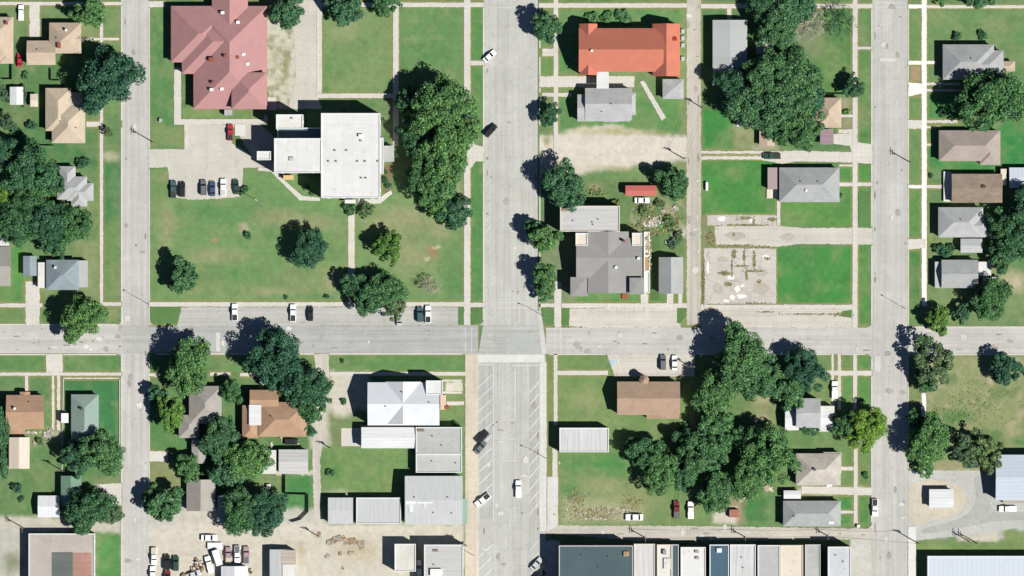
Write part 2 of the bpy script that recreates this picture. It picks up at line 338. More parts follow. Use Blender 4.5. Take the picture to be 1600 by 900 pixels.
line(p, 805, 790, 805, 816, 0.8); line(p, 752, 858, 765, 858, .8)
p.build()
p = Sheets("road_marking", m_paved("road_paint_worn", col(222, 220, 214), 0.10), 0.10)
for k in range(25):
    y = 32+k*18.4
    if 225 < y < 262 or y > 470: continue
    line(p, 758, y, 770, y-15, 0.9)
for k in range(8): line(p, 824, 92+k*18.4, 838, 74+k*18.4, 0.8)
line(p, 759, 12, 838, 12, .9); line(p, 759, 472, 838, 472, 0.9); line(p, 759, 481, 838, 481, .9)
for x in (1331, 1341): line(p, x, 514, x, 551, 0.9)
for x in (866, 876): line(p, x, 514, x, 551, 0.9)
for x in (727, 737): line(p, x, 512, x, 551, 0.9)
line(p, 963, 555, 972, 584, 1.4); line(p, 1365, 11, 1417, 11, .8); line(p, 1365, 4, 1417, 4, .8)
line(p, 776, 60, 776, 470, 0.5); line(p, 1372, 505, 1372, 300, 0.6)
p.build()
Sheets("road_marking", m_paved("blue_paint", col(170, 205, 225), 0.1), 0.1).p([(953, 563), (960, 562), (961, 570), (955, 571)], False).build()

rr = random.Random(77)
for tone, n in (((176, 172, 164), 60), ((222, 219, 211), 50), ((158, 148, 132), 90)):
    q = Sheets("road_stain", m_paved("stain%d" % tone[0], col(*tone), .15, None, None, .5), 0.118+tone[0]*1e-5)
    for _ in range(n):
        a, b_, c_, d_ = rr.choice(((194, 0, 229, 900), (1366, 0, 1415, 900), (1366, 0, 1415, 900), (760, 15, 838, 470), (755, 600, 842, 900), (0, 511, 190, 549), (860, 515, 1360, 550), (1422, 515, 1600, 550), (240, 512, 740, 550), (1075, 0, 1093, 500), (875, 824, 1360, 842)))
        x, y = rr.uniform(a, c_), rr.uniform(b_, d_)
        if tone[0] == 158:
            if rr.random() < .65: x = rr.choice((a+1.5, c_-1.5)) if (d_-b_) > (c_-a) else x; sx, sy = rr.uniform(.6, 1.6), rr.uniform(1.5, 8)
            else: sx, sy = rr.uniform(1, 2.5), rr.uniform(1, 2.5)
            if (d_-b_) < (c_-a): sx, sy = sy, sx
        else: sx, sy = rr.uniform(1.5, 7), rr.uniform(1.5, 7)
        q.p([(x+sx*math.cos(k*.785)*rr.uniform(.6, 1.1), y+sy*math.sin(k*.785)*rr.uniform(.6, 1.1)) for k in range(8)], False)
    q.build()
# ----- raised grass islands inside the paving -----
def gmat(name, c):
    m, nt, b = newmat(name); v = coords(nt)
    o = mixc(nt, ramp(nt, noise(nt, v, 0.12, 4), 0.3, 0.7), sc(c, 0.86), sc(c, 1.16))
    o = mixc(nt, ramp(nt, noise(nt, v, 1.6, 4, .8), 0.3, 0.7), o, mixc(nt, 1.0, o, (0.78, 0.82, 0.80, 1), 'MULTIPLY'))
    nt.links.new(o, b.inputs["Base Color"]); b.inputs["Roughness"].default_value = 0.95
    b.inputs["Specular IOR Level"].default_value = 0.1; return m
GI = gmat("verge_grass", col(104, 140, 84))
g = Sheets("grass_island", GI, 0.12)
for pts in ([(235, 480), (280, 480), (283, 486), (276, 506), (240, 506), (235, 498)], [(716, 480), (725, 480), (725, 507), (716, 507)],
            [(735.5, 480), (755, 480), (755, 498), (748, 506), (735.5, 507)], [(847, 480), (865, 480), (865, 507), (855, 505), (848, 498)],
            [(878, 481), (889, 481), (889, 508), (878, 508)], [(1058, 482), (1073, 482), (1070, 496), (1062, 506), (1058, 504)],
            [(1341, 300), (1362, 300), (1362, 354), (1341, 354)], [(1316, 486), (1331, 484), (1331, 497), (1314, 494)]):
    g.p(pts, False)
g.build(kerbed=1)

# ----- kerbs: a real 0.14 m step along the street edges, broken at driveways -----
KM = m_paved("kerb_concrete", col(216, 210, 200), 0.08, None, (3, 3))
kb = MB()
def kerb(ax, pos, a, b, gaps=(), wd=2.2):
    cuts = [a]
    for g0, g1 in sorted(gaps): cuts += [g0, g1]
    cuts.append(b)
    for i in range(0, len(cuts), 2):
        p0, p1 = cuts[i], cuts[i+1]
        if p1-p0 < 1: continue
        if ax == 'y': kb.box(X(pos-wd/2), Y(p1), 0, X(pos+wd/2), Y(p0), 0.14)
        else: kb.box(X(p0), Y(pos+wd/2), 0, X(p1), Y(pos-wd/2), 0.14)
kerb('y', 190, -20, 505, [(2, 9), (188, 199), (471, 479)]); kerb('y', 190, 556, 1000, [(581, 588), (754, 806)])
kerb('y', 233, 12, 507, [(232, 264), (471, 480)]); kerb('y', 233, 556, 812, [(582, 589), (704, 722)])
kerb('y', 755.5, 12, 500, [(94, 103), (229, 254), (472, 481)]); kerb('y', 843.5, 12, 484, [(75, 89), (118, 137), (144, 152), (195, 276)])
kerb('y', 1362, 14, 506, [(72, 78), (226, 257), (284, 292), (354, 384)]); kerb('y', 1362, 560, 816, [(578, 588), (761, 776)])
kerb('y', 1419, 14, 506, [(94, 102), (127, 152), (186, 202), (288, 295), (372, 391)]); kerb('y', 1419, 560, 732)
kerb('x', 507, -200, 182, [(39, 63)], 2.0); kerb('x', 554, -200, 182, [(71, 99)], 2.0); kerb('x', 553, 245, 722, [(490, 514)], 2.4)
kerb('x', 553.5, 858, 1352, [(946, 1086), (1298, 1315)], 2.0); kerb('x', 511, 1426, 2500, (), 2.0); kerb('x', 554, 1426, 2500, (), 2.0)
kerb('y', 747, 567, 1300, [(818, 842)], 1.6); kerb('y', 843, 567, 818, (), 1.6)
struct(kb.build("kerb", KM))

# ================= the ground itself =================
st = 2.0
gx = np.arange(-60, 1661, st); gy = np.arange(-60, 961, st)
PX, PY = np.meshgrid(gx, gy)
def vnoise(sc_, seed, octv=4):
    rs = np.random.RandomState(seed); o = np.zeros_like(PX); amp = 1; tot = 0
    for k in range(octv):
        s = sc_/2**k; n = int(1800/s)+4; t = rs.rand(n, n)
        u = (PX+70)/s; v = (PY+70)/s; i = u.astype(int); j = v.astype(int); fu = u-i; fv = v-j
        fu = fu*fu*(3-2*fu); fv = fv*fv*(3-2*fv)
        o += amp*((t[j, i]*(1-fu)+t[j, i+1]*fu)*(1-fv)+(t[j+1, i]*(1-fu)+t[j+1, i+1]*fu)*fv); tot += amp; amp *= 0.55
    return o/tot
WX = PX+(vnoise(14, 1)-0.5)*11; WY = PY+(vnoise(14, 2)-0.5)*11
RX = PX+(vnoise(30, 11)-0.5)*3; RY = PY+(vnoise(30, 12)-0.5)*3
def c3(r, g, b):
    c = np.array(col(r, g, b)[:3])*(np.array([1.04, 1.02, .97]) if g > r*1.04 else np.array([.965, .98, 1.0])); return (c+(c.mean()-c)*(0.05 if c[1] > c[0]*1.2 else .12))*1.15
G_MID, G_TAN, G_DEEP = c3(100, 136, 88), c3(146, 152, 110), c3(70, 128, 76)
t = np.clip((vnoise(90, 3)-0.5)*3.2+0.35, 0, 1)[..., None]
C = G_MID*(1-t)+c3(122, 144, 96)*t
def blend(mask, c):
    global C
    C = C*(1-mask[..., None])+np.array(c)*mask[..., None]
def rect(x0, y0, x1, y1, c, e=1.5, k=1.0, warp=True):
    if warp and e >= 2.5: e *= 2.2; k *= .9
    a, b = (WX, WY) if warp else (RX, RY)
    d = np.minimum(np.minimum(a-x0, x1-a), np.minimum(b-y0, y1-b)); blend(np.clip(d/e+0.5, 0, 1)*k, c)
def ell(x, y, rx, ry, c, e=0.5, k=1.0):
    d = 1-np.sqrt(((WX-x)/rx)**2+((WY-y)/ry)**2); blend(np.clip(d/e, 0, 1)*k, c)
DIRT, PALE, GRAV = c3(196, 184, 158), c3(219, 208, 190), c3(204, 200, 178)
YARD = c3(168, 164, 128)
# block west of the left street
rect(-60, 60, 155, 260, c3(82, 124, 76), 8, .8); rect(120, 10, 156, 58, c3(134, 150, 104), 5, .9); rect(162, 10, 190, 180, c3(116, 146, 94), 4)
rect(-60, 200, 155, 260, c3(66, 122, 74), 10, .8); rect(162, 254, 190, 350, c3(70, 128, 78), 6); rect(162, 350, 190, 470, c3(112, 142, 90), 8)
ell(172, 246, 22, 10, DIRT, .8, .8); rect(130, 380, 156, 470, c3(140, 150, 108), 8, .9); rect(-60, 388, 36, 472, c3(84, 142, 74), 3)
rect(-60, 480, 190, 506, c3(96, 138, 82), 3); ell(172, 490, 20, 16, c3(140, 148, 104), .6)
rect(-60, 555, 190, 581, c3(98, 140, 84), 2); rect(100, 592, 186, 690, c3(62, 126, 78), 3); rect(-60, 588, 72, 640, c3(100, 136, 90), 3)
rect(15, 670, 95, 806, c3(98, 134, 84), 8, .8); rect(72, 672, 98, 690, c3(180, 180, 150), 4, .8)
rect(-60, 807, 190, 832, c3(206, 197, 180), 4); rect(-60, 828, 46, 960, c3(200, 194, 180), 5); ell(20, 880, 24, 24, c3(130, 135, 100), .8, .8)
rect(154, 836, 188, 960, c3(92, 146, 82), 2, 1, False); rect(150, 745, 190, 757, c3(150, 148, 110), 3, .7)
# courthouse block
rect(234, 12, 270, 232, c3(92, 138, 84), 2, 1, False); rect(234, 196, 287, 232, c3(126, 148, 98), 5); rect(284, 168, 414, 185, c3(122, 148, 92), 3, 1, False)
rect(418, 20, 470, 172, GRAV, 2, 1, True); blend(np.clip((vnoise(9, 41)-.5)*5, 0, 1)*.7*((RX > 418) & (RX < 462) & (RY > 40) & (RY < 170)), c3(140, 142, 92)); blend(np.clip((vnoise(7, 42)-.56)*6, 0, 1)*.7*((RX > 418) & (RX < 458) & (RY > 40) & (RY < 170)), c3(226, 220, 206)); ell(448, 105, 8, 40, c3(150, 150, 100), .8, .8); ell(430, 95, 12, 40, c3(178, 178, 140), .9, .6)
rect(504, 11, 614, 146, c3(124, 150, 98), 2, 1, False); ell(540, 50, 40, 30, c3(146, 158, 112), .9, .8); ell(530, 110, 40, 24, c3(84, 138, 82), .9, .8); ell(590, 60, 30, 40, c3(128, 152, 100), .9, .5); rect(500, 100, 512, 160, c3(100, 142, 86), 6, .4)
rect(624, 11, 725, 150, c3(104, 144, 90), 2, 1, False); ell(690, 120, 40, 24, c3(136, 150, 106), .9, .8); ell(640, 62, 22, 10, c3(150, 160, 120), .9, .5)
rect(736, 10, 755, 500, c3(90, 140, 80), 1.5, 1, False); ell(746, 220, 10, 14, c3(130, 145, 100), .8, .8)
rect(234, 265, 725, 472, c3(113, 148, 94), 3, 1, False); ell(250, 300, 22, 90, c3(118, 144, 92), .9, .7)
ell(340, 330, 70, 22, c3(84, 138, 84), .9, .8); ell(430, 330, 60, 40, c3(94, 140, 88), .9, .6); ell(460, 345, 26, 12, c3(160, 160, 120), .9, .8)
ell(380, 355, 12, 12, c3(190, 172, 140), .9, .9); ell(388, 370, 8, 6, c3(90, 120, 76), .8, .8); ell(337, 376, 9, 6, c3(186, 146, 104), .9, .9)
ell(300, 440, 70, 22, c3(128, 146, 98), .9, .7); ell(370, 430, 70, 18, c3(84, 134, 80), .9, .5); ell(470, 440, 60, 26, c3(140, 150, 106), .9, .7)
ell(640, 350, 80, 40, c3(146, 152, 112), .9, .9); ell(660, 400, 60, 50, c3(128, 148, 100), .9, .6); ell(675, 394, 12, 12, c3(176, 118, 84), .7, .9); ell(683, 388, 10, 5, c3(214, 196, 160), .7, .9); ell(666, 405, 7, 5, c3(220, 205, 175), .7, .9)
ell(705, 430, 30, 50, c3(92, 138, 86), .9, .8); rect(534, 320, 544, 470, c3(120, 146, 96), 4, .4)
ell(258, 275, 22, 10, c3(150, 150, 104), .9, .9); ell(715, 295, 10, 22, c3(165, 160, 118), .9, .9); rect(600, 160, 625, 300, c3(90, 120, 80), 6, .6)
for x, y, a, b in ((440, 340, 60, 22), (500, 350, 40, 20), (640, 400, 50, 40), (600, 350, 50, 20), (690, 360, 30, 24), (260, 355, 20, 60), (330, 400, 60, 20), (520, 440, 22, 30), (420, 455, 50, 10), (640, 340, 60, 24)): ell(x, y, a, b, c3(156, 158, 112), .8, .85)
rect(597, 255, 612, 300, c3(150, 100, 76), 3, .7)
# block east of main street, north
rect(844, 14, 864, 118, c3(110, 146, 86), 2, 1, False); rect(873, 14, 1072, 112, c3(98, 146, 88), 2, 1, False); rect(873, 136, 1072, 205, c3(96, 144, 84), 3)
ell(965, 190, 80, 20, c3(96, 146, 84), .8, .9); rect(1062, 14, 1073, 500, c3(138, 150, 104), 4, .8); ell(1020, 150, 20, 12, c3(160, 158, 110), .9, .7)
blend(np.clip((0.5+(np.minimum(WY-(205+np.abs(WX-960)*0.0+8*np.sin(WX/40)), (278-(WX-860)*0.13)-WY))/9), 0, 1)*((RX > 843) & (RX < 1074)), PALE)
ell(960, 206, 100, 9, c3(180, 170, 120), .9, .9); ell(880, 262, 60, 10, c3(190, 182, 140), .9, .4); ell(970, 262, 60, 7, c3(168, 164, 112), .9, .8); ell(856, 220, 8, 14, c3(160, 152, 104), .8, .9)
ell(980, 272, 60, 9, c3(98, 148, 84), .8, .9); rect(905, 285, 1072, 400, c3(100, 130, 82), 6, .9)
ell(1005, 350, 30, 14, c3(178, 172, 140), .9, .7); ell(1050, 330, 14, 20, c3(160, 156, 116), .9, .8); ell(1062, 362, 16, 12, PALE, .8, .9); ell(930, 292, 20, 8, c3(170, 160, 120), .9, .8)
nz = vnoise(11, 51); blend(np.clip((nz-.48)*5, 0, 1)*.7*((RX > 985) & (RX < 1072) & (RY > 310) & (RY < 372)), YARD)
rect(880, 455, 1072, 474, c3(96, 142, 80), 2, 1, False); rect(845, 395, 868, 474, c3(128, 140, 96), 4, .8); rect(1014, 368, 1030, 470, c3(90, 120, 70), 2, .9)
rect(852, 300, 900, 480, c3(150, 148, 118), 5, .6)
# north-east blocks
rect(1096, 14, 1332, 230, c3(88, 132, 78), 3); ell(1260, 60, 40, 50, c3(140, 142, 112), .9, .8); ell(1300, 120, 30, 50, c3(112, 150, 86), .8, .9)
rect(1099, 172, 1144, 230, c3(60, 138, 66), 2); rect(1146, 196, 1180, 231, c3(152, 156, 110), 3); rect(1176, 226, 1215, 236, c3(176, 168, 140), 3); rect(1315, 152, 1332, 205, c3(168, 160, 128), 3, .8)
rect(1341, 16, 1362, 226, c3(98, 140, 84), 2, 1, False); ell(1350, 50, 12, 30, c3(130, 148, 110), .9, .8); ell(1348, 180, 10, 30, c3(130, 140, 104), .9, .7)
rect(1096, 241, 1190, 244, c3(168, 158, 110), 1, .9, False); rect(1097, 251, 1213, 337, c3(76, 140, 70), 2, 1, False); rect(1219, 316, 1332, 352, c3(96, 146, 76), 2, 1, False); rect(1311, 258, 1332, 320, c3(84, 142, 76), 2, 1, False)
rect(1214, 386, 1332, 475, c3(74, 142, 72), 1.5, 1, False); rect(1341, 258, 1362, 506, c3(86, 142, 76), 2, 1, False)
rect(1097, 336, 1106, 476, c3(140, 142, 104), 2, .9); ell(1110, 372, 10, 10, c3(150, 152, 110), .7, .9)
for x, y, a, b in ((1133, 427, 12, 4), (1139, 444, 8, 3), (1163, 405, 2, 14), (1147, 398, 5, 9), (1179, 407, 3, 16), (1200, 404, 6, 3), (1167, 430, 3, 10), (1165, 343, 14, 3), (1207, 343, 7, 4)): pass
# right-hand block
rect(1420, 14, 1439, 506, c3(108, 146, 88), 2, 1, False); rect(1420, 300, 1439, 370, c3(88, 142, 76), 3, .8); rect(1422, 104, 1438, 127, c3(176, 152, 112), 2, 1, False); rect(1422, 392, 1439, 480, c3(72, 130, 70), 3, .9)
rect(1449, 14, 1660, 66, c3(108, 144, 92), 4); ell(1560, 40, 60, 14, c3(134, 150, 108), .9, .9); rect(1449, 145, 1500, 187, c3(80, 138, 76), 3); rect(1449, 200, 1660, 270, c3(64, 138, 74), 4); rect(1566, 190, 1660, 262, c3(62, 136, 76), 4)
rect(1449, 450, 1660, 506, c3(120, 146, 98), 4); ell(1585, 440, 34, 24, c3(200, 184, 150), .8, .9); ell(1560, 420, 25, 14, c3(160, 160, 110), .8, .8)
rect(1420, 556, 1660, 740, c3(142, 152, 104), 3, 1, False)
n1 = vnoise(16, 21); blend(np.clip((n1-.52)*5, 0, 1)*.75*((RX > 1449) & (RY > 560) & (RY < 735)), c3(176, 166, 128))
n2 = vnoise(22, 22); blend(np.clip((n2-.58)*7, 0, 1)*.8*((RX > 1470) & (RY > 560) & (RY < 735)), c3(96, 128, 80))
ell(1500, 650, 34, 16, c3(78, 132, 74), .8, .9); ell(1550, 596, 8, 8, c3(190, 172, 140), .8, .9); ell(1595, 690, 26, 14, c3(84, 138, 80), .8, .8)
rect(1455, 722, 1550, 738, c3(170, 160, 116), 4, .8); rect(1420, 556, 1439, 735, c3(112, 140, 88), 3, .8)
rect(1420, 738, 1660, 842, c3(196, 194, 186), 3); rect(1420, 740, 1510, 815, c3(206, 196, 178), 8, .8); rect(1495, 826, 1560, 850, c3(212, 200, 180), 5, .9)
rect(1432, 846, 1660, 868, c3(118, 146, 88), 2.5, 1, False); rect(1570, 828, 1660, 868, c3(124, 144, 86), 3)
# lower middle
rect(234, 556, 490, 760, c3(94, 132, 82), 4); rect(234, 640, 290, 702, c3(84, 134, 80), 4); rect(234, 722, 285, 768, c3(146, 150, 100), 4); rect(346, 558, 380, 581, c3(104, 144, 86), 2)
rect(395, 742, 488, 815, c3(72, 136, 78), 3); rect(400, 725, 445, 770, c3(128, 140, 100), 6, .8); rect(234, 780, 350, 840, c3(208, 200, 186), 5); rect(290, 795, 505, 835, c3(208, 200, 186), 5)
rect(192, 818, 726, 960, c3(220, 208, 190), 4); ell(560, 860, 50, 26, c3(196, 176, 138), .9, .8); ell(470, 862, 14, 24, c3(196, 176, 142), .9, .8); ell(250, 820, 40, 14, c3(200, 196, 186), .9, .7)
rect(430, 735, 490, 742, PALE, 2, .8); rect(502, 612, 535, 700, c3(120, 138, 92), 4); ell(536, 640, 22, 16, PALE, .8, 1)
rect(485, 600, 515, 700, PALE, 5, .9); rect(506, 698, 634, 778, c3(116, 148, 90), 3); ell(520, 738, 20, 14, c3(86, 134, 80), .8, .8); ell(530, 768, 36, 7, c3(176, 178, 140), .9, .8)
rect(513, 556, 726, 581, c3(100, 140, 84), 1.5, 1, False); rect(690, 588, 727, 664, c3(112, 142, 88), 3); rect(698, 596, 722, 612, PALE, 2)
rect(513, 582, 575, 640, PALE, 4)
# lower block east
rect(855, 556, 1362, 820, c3(112, 142, 88), 3); rect(871, 556, 946, 579, c3(116, 146, 88), 2, 1, False); rect(872, 588, 964, 665, c3(118, 148, 90), 2, 1, False)
ell(915, 625, 40, 26, c3(150, 160, 108), .9, .9); rect(855, 553, 865, 740, c3(124, 142, 86), 2); rect(1339, 556, 1362, 640, c3(88, 140, 76), 2); rect(1314, 588, 1333, 640, c3(86, 142, 78), 2)
ell(940, 725, 80, 24, c3(74, 140, 76), .9, .9); ell(945, 760, 50, 22, c3(160, 162, 112), .9, .9); ell(890, 770, 22, 18, c3(84, 140, 78), .9, .9); rect(875, 776, 1010, 818, c3(178, 174, 132), 8, .85); ell(950, 800, 60, 16, c3(196, 188, 152), .9, .6)
ell(990, 780, 60, 30, c3(144, 154, 104), .9, .9); ell(1190, 640, 46, 34, c3(150, 150, 104), .9, .9); ell(1195, 625, 26, 10, c3(190, 176, 140), .9, .7); ell(1190, 655, 22, 10, c3(190, 176, 140), .9, .7)
rect(1155, 772, 1222, 817, c3(72, 130, 76), 3); rect(1135, 770, 1162, 818, c3(170, 150, 122), 5, .9); rect(1115, 795, 1150, 818, PALE, 4)
rect(1245, 760, 1362, 774, c3(200, 190, 160), 3, .8); rect(1313, 774, 1334, 818, c3(70, 136, 74), 2); rect(1340, 774, 1358, 815, c3(70, 136, 74), 2); rect(1339, 640, 1362, 760, c3(112, 142, 88), 3)
rect(1225, 640, 1340, 706, c3(104, 138, 86), 4, .7); rect(853, 845, 873, 960, c3(206, 202, 192), 2); rect(1328, 838, 1363, 960, c3(206, 202, 192), 2, 1, False)
# weeds in the joints of the old slab are modelled below; mown streaks and tufts
mo = np.clip((vnoise(26, 31, 5)-.45)*2.4, 0, 1)*(C[..., 1] > C[..., 0]*1.1); blend(mo*.55, c3(146, 154, 106))
mo = np.clip((vnoise(36, 32, 5)-.52)*3, 0, 1)*(C[..., 1] > C[..., 0]*1.1); blend(mo*.4, c3(78, 124, 76))
C *= (0.85+0.30*vnoise(6, 5, 3))[..., None]
blend(np.clip((vnoise(10, 6)-.60)*5, 0, 1)*.22*(C[..., 1] > C[..., 0]*1.15), c3(150, 158, 112)); blend(np.clip((vnoise(10, 9)-.60)*5, 0, 1)*.22*(C[..., 1] > C[..., 0]*1.15), c3(66, 108, 66))
# dry olive verge beside every hard surface
edge = np.zeros(PX.shape, bool)
for pts in PAVED:
    xs = [p[0] for p in pts]; ys = [p[1] for p in pts]
    if max(xs) < -60 or min(xs) > 1660 or max(ys) < -60 or min(ys) > 960: continue
    E = 2.3
    if len(pts) == 4 and len(set(xs)) == 2: edge |= (PX > min(xs)-E) & (PX < max(xs)+E) & (PY > min(ys)-E) & (PY < max(ys)+E)
gr = (C[..., 1] > C[..., 0]*1.25)
wv = (0.50+0.5*vnoise(12, 8))*(edge & gr)
blend(wv, c3(150, 146, 84))

# one sheet: fine inside the town, widening to the horizon
fx = np.array([90000, 40000, 20000, 9000, 4500, 2500, 1200, 700, 400, 200, 90.0])
ax = np.concatenate([gx[0]-fx, gx, gx[-1]+fx[::-1]]); ay = np.concatenate([gy[0]-fx, gy, gy[-1]+fx[::-1]])
nf = len(fx); AX, AY = np.meshgrid(ax, ay); ny, nx = AX.shape
Cf = np.pad(C, ((nf, nf), (nf, nf), (0, 0)), mode='edge')
outm = (AX < -60) | (AX > 1660) | (AY < -60) | (AY > 960)
Cf[outm] = c3(112, 142, 92)
co = np.stack([(AX-800)*S, (450-AY)*S, np.zeros_like(AX)], -1).reshape(-1, 3)
idx = np.arange(nx*ny).reshape(ny, nx)
q = np.stack([idx[:-1, :-1], idx[1:, :-1], idx[1:, 1:], idx[:-1, 1:]], -1).reshape(-1, 4)
me = bpy.data.meshes.new("ground"); me.vertices.add(len(co)); me.vertices.foreach_set("co", co.ravel())
me.loops.add(q.size); me.loops.foreach_set("vertex_index", q.ravel().astype(np.int32))
me.polygons.add(len(q)); me.polygons.foreach_set("loop_start", np.arange(0, q.size, 4, dtype=np.int32))
me.update(calc_edges=True)
ca = me.color_attributes.new("soil", 'FLOAT_COLOR', 'POINT')
ca.data.foreach_set("color", np.concatenate([Cf.reshape(-1, 3), np.ones((nx*ny, 1))], 1).astype(np.float32).ravel())
m, nt, b = newmat("ground"); at = nt.nodes.new("ShaderNodeAttribute"); at.attribute_name = "soil"; v = coords(nt)
o = mixc(nt, ramp(nt, noise(nt, v, 1.3, 4, .8), .3, .7), at.outputs["Color"], mixc(nt, 1.0, at.outputs["Color"], (0.84, 0.84, 0.83, 1), 'MULTIPLY'))
o = mixc(nt, ramp(nt, noise(nt, v, .45, 4, .7), .5, .75), o, mixc(nt, 1.0, o, (1.08, 1.03, 1.01, 1), 'MULTIPLY'))
mw = coords(nt, (0.02, 0.55, 1)); o = mixc(nt, ramp(nt, noise(nt, mw, 1.0, 2), .4, .65), o, mixc(nt, 1.0, o, (0.95, 0.955, 0.95, 1), 'MULTIPLY'))
far = ramp(nt, noise(nt, v, 0.004, 4), 0.4, 0.6); 
nt.links.new(o, b.inputs["Base Color"]); b.inputs["Roughness"].default_value = 0.95; b.inputs["Specular IOR Level"].default_value = 0.1
me.materials.append(m); go = bpy.data.objects.new("ground", me); COL.objects.link(go); struct(go)
# ================= buildings =================
GLASS = m_plain("window_glass", (0.03, 0.04, 0.05, 1), 0.12, 0, 0.6)
FRAMEW = m_plain("window_frame_white", (0.6, 0.6, 0.58, 1), 0.5)
WINM, DOORM = {}, {}
def win_mesh(w, h):
    if (w, h) not in WINM:
        mb = MB(); t = 0.08
        for a in ((-w/2, -0.05, 0, w/2, 0.05, t), (-w/2, -0.05, h-t, w/2, 0.05, h), (-w/2, -0.05, t, -w/2+t, 0.05, h-t), (w/2-t, -0.05, t, w/2, 0.05, h-t), (-w/2+t, -.04, h/2-.03, w/2-t, .04, h/2+.03)): mb.box(*a, 0)
        mb.box(-w/2+t, -0.015, t, w/2-t, 0.02, h-t, 1); o = mb.build("window", [FRAMEW, GLASS]); me = o.data; bpy.data.objects.remove(o); WINM[(w, h)] = me
    return WINM[(w, h)]
def door_mesh(c):
    if c not in DOORM:
        mb = MB(); mb.box(-.5, -.05, 0, .5, .05, 2.1, 0); mb.box(-.36, .05, .2, .36, .065, .9, 1); mb.box(-.36, .05, 1.1, .36, .065, 1.9, 1)
        o = mb.build("door", [m_plain("door_"+c, {'w': (.55, .55, .52, 1), 'r': (.25, .05, .04, 1), 'b': (.08, .06, .05, 1)}[c], .5), m_plain("door_panel_"+c, {'w': (.45, .45, .43, 1), 'r': (.2, .04, .03, 1), 'b': (.06, .045, .04, 1)}[c], .5)])
        me = o.data; bpy.data.objects.remove(o); DOORM[c] = me
    return DOORM[c]
def put(me, name, parent, loc, rz):
    o = bpy.data.objects.new(name, me); COL.objects.link(o); o.parent = parent; o.location = loc; o.rotation_euler = (0, 0, rz); return o
BNUM = [0]
